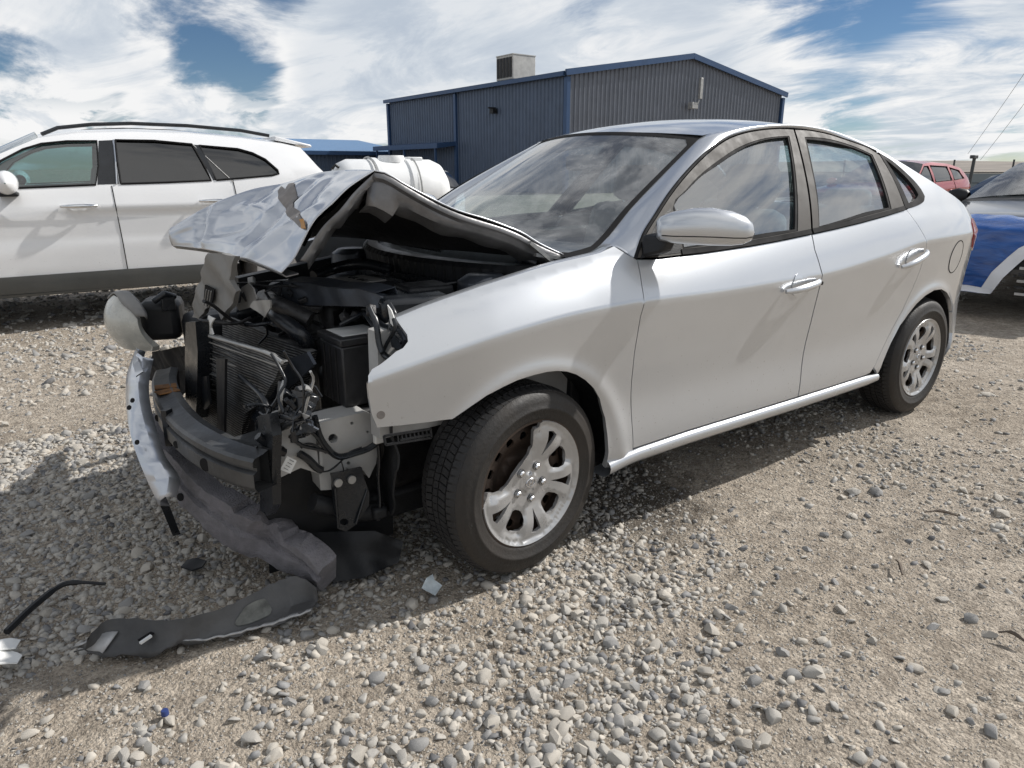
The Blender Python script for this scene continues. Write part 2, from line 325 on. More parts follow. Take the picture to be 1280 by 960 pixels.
def panel(name, poly, mapf, material, parent, sp=.03, thick=.012, holes=(), nsign=1, flange=True, isp=None, curves=()):
    """a sheet cut to a 2-D outline and laid on a curved surface mapf(u, v) -> xyz, with turned-in edges"""
    B = dens_poly(poly, sp); loops = [B]+[dens_poly(h, sp) for h in holes]
    isp = isp or sp
    lo, hi = B.min(0), B.max(0)
    gx, gy = np.meshgrid(np.arange(lo[0], hi[0], isp), np.arange(lo[1], hi[1], isp)); G = np.stack([gx.ravel(), gy.ravel()], 1)
    k = inpoly(G, B)
    for h in loops[1:]: k &= ~inpoly(G, h)
    G = G[k]
    if len(G):
        d = segdist(G, B)
        for h in loops[1:]: d = np.minimum(d, segdist(G, h))
        G = G[d > isp*.45]
    cur = []
    for c in curves:      # feature lines that the mesh must follow
        q = np.asarray(c, float); q = q[inpoly(q, B)]
        if len(q) > 2: q = q[segdist(q, B) > isp*.4]
        if len(q) < 2: continue
        cur.append(q)
        if len(G): G = G[np.min(np.linalg.norm(G[:, None]-q[None], axis=2), axis=1) > isp*1.15]
    V = np.concatenate(loops+cur+[G]); E = []; Fc = []; k0 = 0
    for L in loops:
        n = len(L); E += [(k0+i, k0+(i+1) % n) for i in range(n)]; k0 += n
    for q in cur:
        n = len(q); E += [(k0+i, k0+i+1) for i in range(n-1) if np.linalg.norm(q[i+1]-q[i]) < isp*3]; k0 += n
    r = delaunay_2d_cdt([Vector(q) for q in V], E, [], 0, 1e-6)
    vo = np.array([tuple(q) for q in r[0]]); tri = [tuple(f) for f in r[2]]
    ce = np.array([vo[list(f)].mean(0) for f in tri]); kk = inpoly(ce, B)
    for h in loops[1:]: kk &= ~inpoly(ce, h)
    tri = [f for f, q in zip(tri, kk) if q]
    P3 = mapf(vo[:, 0], vo[:, 1]); ep = 1e-3
    du = mapf(vo[:, 0]+ep, vo[:, 1])-mapf(vo[:, 0]-ep, vo[:, 1]); dv = mapf(vo[:, 0], vo[:, 1]+ep)-mapf(vo[:, 0], vo[:, 1]-ep)
    nn = np.cross(du, dv); nn /= np.maximum(np.linalg.norm(nn, axis=1), 1e-12)[:, None]; nn *= nsign
    if nsign < 0: tri = [f[::-1] for f in tri]
    verts = [tuple(q) for q in P3]; nrm = [tuple(q) for q in nn]; faces = list(tri)
    if flange and thick:
        cnt = {}
        for f in tri:
            for a, b in zip(f, f[1:]+f[:1]): cnt[(a, b)] = 1
        idx = {}
        for (a, b) in list(cnt):
            if (b, a) in cnt: continue
            q = []
            for j in (a, b):
                q += [tuple(P3[j]), tuple(P3[j]-nn[j]*thick)]
            t = Vector(q[2])-Vector(q[0]); fn = t.cross(Vector(nn[a])).normalized()
            k = len(verts); verts += [q[0], q[1], q[3], q[2]]; nrm += [tuple(fn)]*4; faces.append((k, k+1, k+2, k+3))
    me = bpy.data.meshes.new(name); me.from_pydata(verts, [], faces); me.update()
    o = link(name, me, material, parent)
    me.normals_split_custom_set_from_vertices(nrm)
    return o
def ring(name, segs, mapf, material, parent, n=10, lift=0., thick=.012, nsign=1):
    """a frame between an outer and an inner outline, both given as matching runs of 2-D points"""
    O = np.concatenate([spline(a, n)[:-1] for a, b in segs]); I = np.concatenate([spline(b, n)[:-1] for a, b in segs]); mb = MB(); k = 4
    rows = [O+(I-O)*t for t in np.linspace(0, 1, k)]
    G = []
    for j, r in enumerate(rows):
        P = mapf(r[:, 0], r[:, 1]); G.append(np.concatenate([P, P[:1]]))
    def nr(r):
        e = 1e-3; q = np.cross(mapf(r[:, 0]+e, r[:, 1])-mapf(r[:, 0]-e, r[:, 1]), mapf(r[:, 0], r[:, 1]+e)-mapf(r[:, 0], r[:, 1]-e)); q /= np.linalg.norm(q, axis=1)[:, None]; return nsign*np.concatenate([q, q[:1]])
    Nn = [nr(r) for r in rows]
    V = []; NR = []; F = []
    def strip(a, b_, na, nb_):
        k = len(V); n_ = len(a); V.extend(map(tuple, a)); V.extend(map(tuple, b_)); NR.extend(map(tuple, na)); NR.extend(map(tuple, nb_))
        F.extend((k+i, k+i+1, k+n_+i+1, k+n_+i) for i in range(n_-1))
    A = [G[j]+Nn[j]*lift for j in range(k)]
    for j in range(k-1): strip(A[j], A[j+1], Nn[j], Nn[j+1])
    for a, nn_, sg in ((A[0], Nn[0], -1), (A[-1], Nn[-1], 1)):
        t = np.gradient(a, axis=0); fn = np.cross(t, nn_); fn /= np.maximum(np.linalg.norm(fn, axis=1), 1e-9)[:, None]; c_ = A[1 if sg < 0 else -2]
        fn *= np.sign(((a-c_)*fn).sum(1).mean()); strip(a, a-nn_*thick, fn, fn)
    me = bpy.data.meshes.new(name); me.from_pydata(V, [], F); me.update(); o = link(name, me, material, parent); me.normals_split_custom_set_from_vertices(NR); return o
def mirror_copy(o, parent=None):
    c = o.copy(); C.objects.link(c); c.scale = (1, -1, 1); c.parent = parent if parent else o.parent
    for ch in [q for q in bpy.data.objects if q.parent == o]:
        d = ch.copy(); C.objects.link(d); d.parent = c
    return c
class Body:
    """side surface of a car body: half width from a plan curve and a vertical section with crease and belt line"""
    def __init__(s, M, zc, zb, off, zs=.33, zr=1.42, z0=.2):
        s.M, s.zc, s.zb, s.off, s.zs, s.zr, s.z0 = M, zc, zb, off, zs, zr, z0
    def W(s, x, z):
        x = np.asarray(x, float); z = np.asarray(z, float); c = s.zc(x); b = s.zb(x)
        t = np.where(z < s.zs, (z-s.z0)/(s.zs-s.z0), np.where(z < c, 1+2*(z-s.zs)/(c-s.zs), np.where(z < b, 3+(z-c)/(b-c), 4+2*(z-b)/(s.zr-b))))
        return s.M(x)+s.off(t)
    def side(s, o=0.):
        return lambda x, z: np.stack([np.asarray(x, float), -(s.W(x, z)+o), np.asarray(z, float)], -1)
    def at(s, x, z, o=0.): return Vector((x, -float(s.W(x, z))-o, z))
def rot_about(axis, deg): return Matrix.Rotation(R_(deg), 3, axis)

# ------------------------------------------------------------------ ground
def vnoise(x, y, seed=0, oct=4, per=1.0):
    """cheap value-noise fbm on arrays"""
    r = np.random.default_rng(seed); T = r.random((64, 64)); out = np.zeros_like(x, float); amp = 1; tot = 0; s = 1/per
    for o in range(oct):
        X = x*s+o*7.3; Y = y*s+o*3.1; i = np.floor(X).astype(int); j = np.floor(Y).astype(int); u = X-i; v = Y-j; u = u*u*(3-2*u); v = v*v*(3-2*v)
        a = T[i % 64, j % 64]; b = T[(i+1) % 64, j % 64]; c = T[i % 64, (j+1) % 64]; d = T[(i+1) % 64, (j+1) % 64]
        out += amp*((a*(1-u)+b*u)*(1-v)+(c*(1-u)+d*u)*v); tot += amp; amp *= .5; s *= 2.03
    return out/tot
def gheight(x, y):
    x = np.asarray(x, float); y = np.asarray(y, float)
    w = np.clip(1-(np.hypot(x-1, y)-6)/20, 0, 1)
    return (vnoise(x, y, 3, 3, 1.1)-.5)*.045*w+(vnoise(x, y, 5, 4, .22)-.5)*.022*w-.012
def axis_pts(lo, hi, step, far, g=1.16):
    a = list(np.arange(lo, hi, step)); s = step; x = a[-1]
    while x < far: s *= g; x += s; a.append(x)
    s = step; x = a[0]; pre = []
    while x > -far: s *= g; x -= s; pre.append(x)
    return np.array(pre[::-1]+a)
gx, gy = axis_pts(-2.2, 3.6, .022, 2500), axis_pts(-2.0, 4.6, .024, 2500)
GX, GY = np.meshgrid(gx, gy, indexing='ij'); GZ = gheight(GX, GY)
nx, ny = GX.shape
gme = bpy.data.meshes.new('ground'); gme.vertices.add(nx*ny); gme.vertices.foreach_set('co', np.stack([GX, GY, GZ], -1).astype(np.float32).ravel())
ii, jj = np.meshgrid(np.arange(nx-1), np.arange(ny-1), indexing='ij'); q = np.stack([ii*ny+jj, (ii+1)*ny+jj, (ii+1)*ny+jj+1, ii*ny+jj+1], -1).reshape(-1, 4)
gme.loops.add(q.size); gme.loops.foreach_set('vertex_index', q.ravel().astype(np.int32)); gme.polygons.add(len(q)); gme.polygons.foreach_set('loop_start', np.arange(0, q.size, 4, dtype=np.int32)); gme.polygons.foreach_set('loop_total', np.full(len(q), 4, np.int32)); gme.update(calc_edges=True)
gm, n, l, b = nodemat('sandy_ground')
x1 = tnoise(n, l, 1.1, 6, .6); x2 = tnoise(n, l, 14, 8, .7); x3 = tnoise(n, l, 150, 3, .6)
r1 = ramp(n, l, x1.outputs[0], [(.32, (.365, .322, .265)), (.68, (.495, .450, .385))]); r2 = ramp(n, l, x2.outputs[0], [(.30, (.55, .52, .50)), (.66, (1.12, 1.10, 1.08))])
mx = n.new('ShaderNodeMix'); mx.data_type = 'RGBA'; mx.blend_type = 'MULTIPLY'; mx.inputs[0].default_value = 1; l.new(r1.outputs[0], mx.inputs[6]); l.new(r2.outputs[0], mx.inputs[7])
vc = n.new('ShaderNodeTexVoronoi'); vc.inputs['Scale'].default_value = 62; tcv = n.new('ShaderNodeTexCoord'); l.new(tcv.outputs['Object'], vc.inputs['Vector']); bwv = n.new('ShaderNodeRGBToBW'); l.new(vc.outputs['Color'], bwv.inputs[0]); rv = ramp(n, l, bwv.outputs[0], [(.2, (.72, .71, .70)), (.5, (1, 1, 1)), (.8, (1.18, 1.17, 1.16))]); mv = n.new('ShaderNodeMix'); mv.data_type = 'RGBA'; mv.blend_type = 'MULTIPLY'; mv.inputs[0].default_value = .8; l.new(mx.outputs[2], mv.inputs[6]); l.new(rv.outputs[0], mv.inputs[7]); mx = mv
r3 = ramp(n, l, x3.outputs[0], [(.30, (.50, .48, .46)), (.55, (1, 1, 1)), (.75, (1.25, 1.23, 1.2))]); m2 = n.new('ShaderNodeMix'); m2.data_type = 'RGBA'; m2.blend_type = 'MULTIPLY'; m2.inputs[0].default_value = .8; l.new(mx.outputs[2], m2.inputs[6]); l.new(r3.outputs[0], m2.inputs[7])
# a ragged round patch of darker ground beside the front wheel
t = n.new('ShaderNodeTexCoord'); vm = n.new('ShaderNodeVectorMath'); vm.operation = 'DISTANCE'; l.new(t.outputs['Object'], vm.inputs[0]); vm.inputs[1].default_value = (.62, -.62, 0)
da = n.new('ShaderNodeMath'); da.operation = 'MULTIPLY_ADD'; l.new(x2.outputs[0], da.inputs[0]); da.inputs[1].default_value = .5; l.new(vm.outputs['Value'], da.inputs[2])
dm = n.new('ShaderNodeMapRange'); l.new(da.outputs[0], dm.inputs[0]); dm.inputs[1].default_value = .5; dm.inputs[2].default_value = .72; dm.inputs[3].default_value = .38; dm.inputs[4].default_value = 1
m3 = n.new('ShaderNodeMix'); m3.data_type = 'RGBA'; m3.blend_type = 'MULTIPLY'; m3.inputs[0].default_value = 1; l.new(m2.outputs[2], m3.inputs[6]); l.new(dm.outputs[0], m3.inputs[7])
l.new(m3.outputs[2], b.inputs['Base Color']); setp(b, Roughness=.92); b.inputs['Specular IOR Level'].default_value = .2
vo = n.new('ShaderNodeTexVoronoi'); vo.inputs['Scale'].default_value = 75; l.new(t.outputs['Object'], vo.inputs['Vector'])
ad = n.new('ShaderNodeMath'); ad.operation = 'MULTIPLY_ADD'; l.new(vo.outputs['Distance'], ad.inputs[0]); ad.inputs[1].default_value = -.7; l.new(x3.outputs[0], ad.inputs[2])
bp = n.new('ShaderNodeBump'); bp.inputs['Strength'].default_value = .85; bp.inputs['Distance'].default_value = .012; l.new(ad.outputs[0], bp.inputs['Height']); l.new(bp.outputs[0], b.inputs['Normal'])
ground = link('ground', gme, gm); tag(ground, 'sandy gravel yard strewn with pale stones', None, kind='structure')

# stones: a handful of hull shapes, shared
sm, n, l, b = nodemat('river_stone')
oi = n.new('ShaderNodeAttribute'); oi.attribute_name = 'tone'; ob = n.new('ShaderNodeObjectInfo')
sw = n.new('ShaderNodeMath'); sw.operation = 'ADD'; l.new(oi.outputs['Fac'], sw.inputs[0]); sw.inputs[1].default_value = 0
rs = ramp(n, l, sw.outputs[0], [(0., (.105, .105, .11)), (.22, (.26, .26, .26)), (.5, (.40, .385, .355)), (.8, (.45, .42, .37)), (1., (.51, .475, .42))])
xs = tnoise(n, l, 60, 6, .65); r2 = ramp(n, l, xs.outputs[0], [(.3, (.74, .73, .72)), (.7, (1.14, 1.13, 1.12))])
mx = n.new('ShaderNodeMix'); mx.data_type = 'RGBA'; mx.blend_type = 'MULTIPLY'; mx.inputs[0].default_value = 1; l.new(rs.outputs[0], mx.inputs[6]); l.new(r2.outputs[0], mx.inputs[7]); l.new(mx.outputs[2], b.inputs['Base Color'])
setp(b, Roughness=.85); b.inputs['Specular IOR Level'].default_value = .25
bp = n.new('ShaderNodeBump'); bp.inputs['Strength'].default_value = .35; bp.inputs['Distance'].default_value = .004; l.new(xs.outputs[0], bp.inputs['Height']); l.new(bp.outputs[0], b.inputs['Normal'])
def hull(npt, seed, flat=.62, soft=0):
    r = np.random.default_rng(seed); P = r.normal(size=(npt, 3)); P /= np.linalg.norm(P, axis=1)[:, None]; P *= (r.uniform(.82, 1.0, (npt, 1))); P = np.sign(P)*np.abs(P)**.8
    P *= np.array([1, r.uniform(.62, .9), flat*r.uniform(.8, 1.1)])
    bm = bmesh.new()
    for p in P: bm.verts.new(p)
    bmesh.ops.convex_hull(bm, input=bm.verts); bmesh.ops.delete(bm, geom=[v for v in bm.verts if not v.link_faces], context='VERTS'); bmesh.ops.triangulate(bm, faces=bm.faces)
    bm.verts.index_update(); V = np.array([v.co[:] for v in bm.verts]); F = np.array([[v.index for v in f.verts] for f in bm.faces]); bm.free()
    return V, F
small = [hull(14, 100+i) for i in range(10)]; grit = [hull(8, 160+i) for i in range(6)]
def stone_density(x, y):
    d = vnoise(x, y, 9, 4, .9)
    f = np.clip((d-.40)/.22, 0.03, 1); f = np.where((x > .45) & (y < -.55), f*(.30+.5*np.clip((.9-x)/.45, 0, 1)), f)
    # swept, sandier strips and the pebbly drift in front of the wheel
    f *= 1-.86*np.exp(-(((x-(1.05+.55*(y+1)))/.75)**2))*(y < -.35)
    f = np.maximum(f, 1.0*np.exp(-((x-.15)**2/.16+(y+1.05)**2/.10)))
    f = np.maximum(f, .8*np.exp(-((x+.45)**2/.10+(y+1.55)**2/.06)))
    f *= 1-.8*np.exp(-((x+.75)**2/.05+(y+1.0)**2/.05))
    f = np.where((x < -.75) & (y > -.45) & (y < 1.6), np.maximum(f, .75), f)
    f = np.where(y > 2.2, np.maximum(f*.8, .35), f)
    return f
def in_view(x, y, mx=.62, far=40):
    d = np.stack([x-CAM[0], y-CAM[1], -CAM[2]+0*x], -1); c = d@_f; a = (d@_r)/c; v = (d@_u)/c
    return (c > .3) & (np.abs(a) < .80) & (v > -.62)
def scatter(nwant, box, smin, smax, pw, seed):
    r = np.random.default_rng(seed); X = r.uniform(box[0], box[1], nwant*3); Y = r.uniform(box[2], box[3], nwant*3); k = r.random(nwant*3) < stone_density(X, Y); k &= in_view(X, Y)
    X, Y = X[k][:nwant], Y[k][:nwant]; S = smin+(smax-smin)*r.random(len(X))**pw
    return X, Y, S
def joined_gravel(name, sets, label, small=None):
    small = small or globals()['small']
    Vs, Fs, Ts = [], [], []; k0 = 0; r = np.random.default_rng(21)
    for X, Y, S in sets:
        Z = gheight(X, Y); which = r.integers(0, len(small), len(X)); A = r.uniform(0, 2*np.pi, len(X)); B = r.normal(0, .35, (len(X), 2)); tone = np.clip(r.normal(.58, .2, len(X)), 0, 1); tone[r.random(len(X)) < .10] *= .25
        for w in range(len(small)):
            k = np.where(which == w)[0]; V, F = small[w]
            if not len(k): continue
            ca, sa = np.cos(A[k])[:, None], np.sin(A[k])[:, None]; P = V[None]*S[k][:, None, None]*np.array([1, 1, 1])
            x = P[..., 0]; y = P[..., 1]; z = P[..., 2]
            b0, b1 = B[k, :1], B[k, 1:]; z2 = z+x*np.sin(b0)+y*np.sin(b1)
            Q = np.stack([x*ca-y*sa+X[k][:, None], x*sa+y*ca+Y[k][:, None], z2+Z[k][:, None]+S[k][:, None]*.02], -1)
            Vs.append(Q.reshape(-1, 3)); Fs.append((F[None]+(np.arange(len(k))*len(V))[:, None, None]).reshape(-1, 3)+k0); Ts.append(np.repeat(tone[k], len(V))); k0 += len(k)*len(V)
    V = np.concatenate(Vs); F = np.concatenate(Fs); T = np.concatenate(Ts)
    me = bpy.data.meshes.new(name); me.vertices.add(len(V)); me.vertices.foreach_set('co', V.astype(np.float32).ravel()); me.loops.add(F.size); me.loops.foreach_set('vertex_index', F.astype(np.int32).ravel())
    me.polygons.add(len(F)); me.polygons.foreach_set('loop_start', np.arange(0, F.size, 3, dtype=np.int32)); me.polygons.foreach_set('loop_total', np.full(len(F), 3, np.int32)); me.update(calc_edges=True)
    at = me.attributes.new('tone', 'FLOAT', 'POINT'); at.data.foreach_set('value', T.astype(np.float32))
    o = link(name, me, sm, smooth=False); tag(o, label, 'gravel', kind='stuff'); return o
joined_gravel('gravel', [scatter(42000, (-2.3, 2.6, -2.1, 1.8), .0035, .019, 2.9, 31), scatter(20000, (-2.6, 5, -1.9, 4.6), .007, .024, 2.4, 32), scatter(16000, (-3, 14, 0.5, 8), .012, .034, 1.8, 33), scatter(6000, (-3, 26, 2, 14), .03, .06, 1.5, 34)],
              'loose grey and tan gravel covering the whole yard')
def scatter_even(nwant, box, smin, smax, seed):
    r = np.random.default_rng(seed); X = r.uniform(box[0], box[1], nwant*2); Y = r.uniform(box[2], box[3], nwant*2); k = in_view(X, Y) & (r.random(nwant*2) < .35+.65*vnoise(X, Y, 19, 3, .35)); X, Y = X[k][:nwant], Y[k][:nwant]
    return X, Y, smin+(smax-smin)*r.random(len(X))**2
joined_gravel('grit', [scatter_even(60000, (-2.3, 2.4, -2.1, 1.2), .0018, .0055, 41), scatter_even(20000, (-2.3, 5, -1.8, 4), .004, .009, 42)], 'fine sandy grit lying between the stones', grit)
big = []
for i in range(9):
    V, F = hull(24, 300+i, .66); me = bpy.data.meshes.new('stone'); me.from_pydata([tuple(v) for v in V], [], [tuple(map(int, f)) for f in F]); me.update(); me.materials.append(sm)
    me.polygons.foreach_set('use_smooth', [True]*len(me.polygons)); me.set_sharp_from_angle(angle=R_(38)); big.append(me)
# each stone needs its own tone: three tinted twins of each shape
bigs = []
for me in big:
    for tone in (.30, .55, .75, .92):
        m2 = me.copy(); at = m2.attributes.new('tone', 'FLOAT', 'POINT'); at.data.foreach_set('value', np.full(len(m2.vertices), tone, np.float32)); bigs.append(m2)
def put_stone(x, y, s, k=None, az=None):
    o = bpy.data.objects.new('stone', bigs[k if k is not None else rng.integers(0, len(bigs))]); C.objects.link(o); o.parent = ground
    o.location = (x, y, float(gheight(np.array([x]), np.array([y]))[0])+s*.16); o.scale = (s, s*rng.uniform(.8, 1.05), s*rng.uniform(.8, 1.1)); o.rotation_euler = (rng.normal(0, .22), rng.normal(0, .22), rng.uniform(0, 6.28) if az is None else az)
# the stones that stand out, surveyed one by one (sight line, width in the picture)
for px, py, wd in [(991,841,26),(979,811,22),(967,893,30),(890,782,24),(882,833,24),(1068,640,14),(1033,835,16),(1167,775,20),(1181,858,18),(915,752,18),(956,922,28),(860,868,20),(790,895,30),(773,942,34),(733,925,30),(690,940,30),(515,749,24),(606,838,26),(627,846,20),(667,860,28),(691,770,22),(585,925,22),(448,936,34),(384,884,20),(437,908,18),(383,790,22),(290,735,20),(160,800,18),(300,783,16),(1075,946,22),(1240,952,22),(1253,890,16),(930,700,14),(1003,795,18),(1238,785,22),(1215,765,20),(1160,700,16),(560,700,16),(585,715,16),(508,716,14),(660,735,20),(640,790,16),(705,720,14),(820,800,22),(845,890,18),(900,915,24),(720,890,18),(540,870,20),(480,900,18),(340,930,22),(170,940,24),(250,870,18),(1060,665,14),(1010,680,14),(1095,700,12),(1180,740,18),(1045,722,14),(963,690,12)]:
    P = AZ(px, py, .01); dpt = (P-CAM)@_f; put_stone(P[0], P[1], wd/2/FPX*dpt)
r = np.random.default_rng(77); cnt = 0
while cnt < 238:
    px, py = r.uniform(0, 1280), 960-520*r.random()**1.4
    P = AZ(px, py, 0)
    if -.62 < P[0] < 2.9 and -.78 < P[1] < .9: continue
    if r.random() > float(stone_density(np.array([P[0]]), np.array([P[1]]))[0])+.05: continue
    dpt = (P-CAM)@_f; s = min(.034, max(6.5, r.uniform(6, 15)*(.45+.55*py/960))/FPX*dpt); put_stone(P[0], P[1], s); cnt += 1

# ------------------------------------------------------------------ blue metal building
bx0, bx1, by0, by1, eave, peak = 24.71, 43.75, 27.49, 47.2, 6.0, 7.55
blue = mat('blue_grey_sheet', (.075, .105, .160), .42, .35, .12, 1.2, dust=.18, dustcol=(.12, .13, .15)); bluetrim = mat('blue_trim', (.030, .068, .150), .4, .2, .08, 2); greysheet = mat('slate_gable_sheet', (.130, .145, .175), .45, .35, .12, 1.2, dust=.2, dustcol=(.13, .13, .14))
bld = empty('metal_building', (bx0, by0, 0)); tag(bld, 'dark blue ribbed metal warehouse with low gable roof behind the wrecked sedan', 'building')
def pt(x, y, z): return (x-bx0, y-by0, z)
roofz = lambda x: eave+(peak-eave)*(1-abs(x-(bx0+bx1)/2)/((bx1-bx0)/2))
def ribwall(name, p0, p1, ztop, zbot, m, pitch=.32, dep=.055, nz=1):
    """sheet wall with trapezoid ribs from p0 to p1; ztop is a function of the run 0..1"""
    p0, p1 = np.array(p0, float), np.array(p1, float); L = np.linalg.norm(p1-p0); d = (p1-p0)/L; nrm = np.array([d[1], -d[0]]); mb = MB(); prof = []
    k = int(L/pitch)
    for i in range(k):
        s = i*pitch
        for a, h in ((0, 0), (.55, 0), (.66, 1), (.84, 1), (.95, 0)): prof.append((min(L, s+a*pitch), h*dep))
    prof.append((L, 0)); G = []
    for s, h in prof:
        q = p0+d*s+nrm*h; G.append([(q[0]-bx0, q[1]-by0, zbot), (q[0]-bx0, q[1]-by0, ztop(s/L))])
    mb.grid(np.array(G)); return mb.build(name, m, bld, False)
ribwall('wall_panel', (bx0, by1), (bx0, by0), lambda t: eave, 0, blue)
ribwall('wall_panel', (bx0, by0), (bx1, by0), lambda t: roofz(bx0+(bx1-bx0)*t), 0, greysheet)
MB().grid(np.array([[pt(bx1, by0, 0), pt(bx1, by0, eave)], [pt(bx1, by1, 0), pt(bx1, by1, eave)]])).build('wall_panel', blue, bld)
MB().add([pt(bx0, by1, 0), pt(bx1, by1, 0), pt(bx1, by1, eave), pt((bx0+bx1)/2, by1, peak), pt(bx0, by1, eave)], [(0, 1, 2, 3, 4)]).build('wall_panel', blue, bld)
xm = (bx0+bx1)/2
for s, nm in ((bx0-.25, 'roof_sheet'), (bx1+.25, 'roof_sheet')):
    zz_ = eave+.10-.04; MB().hexa([pt(s, by0-.2, zz_), pt(xm, by0-.2, peak+.10), pt(xm, by1+.2, peak+.10), pt(s, by1+.2, zz_)]+[pt(s, by0-.2, zz_+.06), pt(xm, by0-.2, peak+.16), pt(xm, by1+.2, peak+.16), pt(s, by1+.2, zz_+.06)]).build(nm, blue, bld, fix=True)
m = MB(); m.bar(pt(bx0-.28, by0-.24, eave+.03), pt(xm, by0-.24, peak+.06), .10, .30); m.bar(pt(xm, by0-.24, peak+.06), pt(bx1+.28, by0-.24, eave+.03), .10, .30); m.build('gable_trim', bluetrim, bld)
m = MB(); m.bar(pt(bx0-.30, by0-.1, eave-.02), pt(bx0-.30, by1+.2, eave-.02), .16, .22); m.build('gutter', bluetrim, bld)
for (x, y) in ((bx0-.03, by0-.05), (bx0-.07, by0+10.6), (bx0-.07, by1), (bx1, by0-.07)):
    m = MB(); m.box((x-bx0, y-by0, (eave-.15)/2), (.26, .26, eave-.15)); m.build('corner_trim', bluetrim, bld, bevel=.02)
m = MB(); m.box((-.22, 6.3, 4.55), (.30, .34, .26)); m.box((-.32, 6.3, 4.72), (.5, .12, .08)); m.build('wall_lamp', plastic, bld)
m = MB(); m.tube([pt(xm+.3, by0-.1, 4.9), pt(xm+.3, by0-.5, 4.95), pt(xm+.42, by0-.52, 5.2)], .05, 8); m.box(pt(xm+.46, by0-.55, 5.85), (.22, .16, 1.15)); m.box(pt(xm+.1, by0-.35, 4.9), (.5, .35, .35)); m.build('antenna', galv, bld, bevel=.02)
# cooler on the roof
coolm = mat('weathered_cooler', (.50, .49, .46), .6, .2, .15, 3, dust=.3); 
cl = empty('rooftop_cooler', (bx0+2.2, by0+7.3, eave+.06)); tag(cl, 'boxy beige evaporative cooler standing on the blue roof', 'air cooler')
MB().box((0, 0, 1.05), (1.7, 1.7, 1.35)).build('cabinet', coolm, cl, bevel=.03)
MB().box((0, 0, .17), (.8, .8, .42)).build('duct', bluetrim, cl)
for i in range(5):
    m = MB(); m.box((-.87, -.62+i*.31, 1.05), (.05, .22, 1.1)); m.build('louvre', plastic, cl)
for sx in (-.75, .75):
    for sy in (-.75, .75): MB().box((sx, sy, .19), (.06, .06, .38)).build('leg', galv, cl)
MB().box((0, 0, 1.745), (1.74, 1.74, .05)).build('lid', coolm, cl)
# low lean-to at the far left of the building
lt = empty('lean_to_shed', (16, by1+1.5, 0)); tag(lt, 'low blue lean-to roof at the far left end of the warehouse', 'shed')
m = MB(); G = []
for i in range(0, 60):
    for a, h in ((0, 0), (.55, 0), (.66, .05), (.84, .05), (.95, 0)): G.append([(-7+(i+a)*.30, 0-h, 0), (-7+(i+a)*.30, 0-h, 2.35)])
m.grid(np.array(G)); m.build('wall_panel', blue, lt)
MB().hexa([(-7.3, -.5, 2.45), (11, -.5, 2.45), (11, 9, 3.6), (-7.3, 9, 3.6), (-7.3, -.5, 2.55), (11, -.5, 2.55), (11, 9, 3.70), (-7.3, 9, 3.70)]).build('roof_sheet', mat('bright_blue_roof', (.10, .22, .40), .4, .3, .08, 2), lt)  # lean-to roof in a brighter blue than the walls
MB().bar((-7.3, -.55, 2.4), (11, -.55, 2.4), .12, .25).build('gutter', bluetrim, lt)
aw = empty('side_canopy', (bx0-1.6, by0+14.5, 0)); tag(aw, 'narrow blue canopy along the foot of the warehouse side wall', 'canopy')
MB().hexa([(0, -4, 2.55), (1.55, -4, 2.75), (1.55, 5, 2.75), (0, 5, 2.55), (0, -4, 2.85), (1.55, -4, 3.0), (1.55, 5, 3.0), (0, 5, 2.85)]).build('roof_sheet', bluetrim, aw)
for y in (-3.6, 0.5, 4.6): MB().box((.12, y, 1.28), (.12, .12, 2.55)).build('post', bluetrim, aw)

# ------------------------------------------------------------------ far fence, pole, hills
fm = mat('dark_fence_steel', (.06, .066, .07), .6, .4); meshm, n, l, b = nodemat('fence_slats'); 
setp(b, Roughness=.7); b.inputs['Base Color'].default_value = (.17, .20, .215, 1)
fdir = Vector((.55, -1.0, 0)).normalized(); f0 = Vector((34, 26, 0))
fence = empty('yard_fence', f0); tag(fence, 'dark chain fence with tall posts along the far edge of the yard', 'fence')
for i in range(17):
    p = fdir*(i*2.6); MB().tube([p, p+Vector((0, 0, 1.75))], .045, 6).build('post', fm, fence)
for z in (.15, .6, 1.12): MB().tube([Vector((0, 0, z)), fdir*(2.6*16)+Vector((0, 0, z))], .03, 6).build('rail', fm, fence)
for i in range(16):
    a = fdir*(i*2.6+.07); c = fdir*(i*2.6+2.53); nv = Vector((-fdir.y, fdir.x, 0))*.02
    MB().hexa([a-nv, c-nv, c+nv, a+nv]+[q+Vector((0, 0, 1.08)) for q in (a-nv, c-nv, c+nv, a+nv)]).build('slat_panel', meshm, fence, fix=True)
pole = empty('camera_pole', (27.9, 8.9, 0)); tag(pole, 'slim dark pole with a camera head standing beyond the red car', 'pole')
MB().tube([(0, 0, 0), (.05, 0, 1.66)], .055, 8).build('mast', fm, pole); m = MB(); m.box((.0, 0, 1.70), (.34, .16, .12)); m.build('camera_head', fm, pole, bevel=.02)
hillm = mat('dry_hill', (.20, .175, .15), .95, 0, .3, .02)
def hills(name, x0, x1, y0, y1, h, seed, label):
    nxh, nyh = 90, 24; X, Y = np.meshgrid(np.linspace(x0, x1, nxh), np.linspace(y0, y1, nyh), indexing='ij'); t = np.sin(np.linspace(0, np.pi, nxh))[:, None]; Z = (vnoise(X, Y, seed, 5, 260)*h)*t-.6
    o = MB().grid(np.stack([X, Y, Z], -1)).build(name, hillm, None, True, None); tag(o, label, None, kind='structure')
hills('hills', 500, 1600, -500, 900, 19, 4, 'low dry brown hills on the horizon')
up = empty('utility_pole', (34.0, 8.6, 0)); tag(up, 'short wooden post with crossarm at the right edge above the far fence', 'pole')
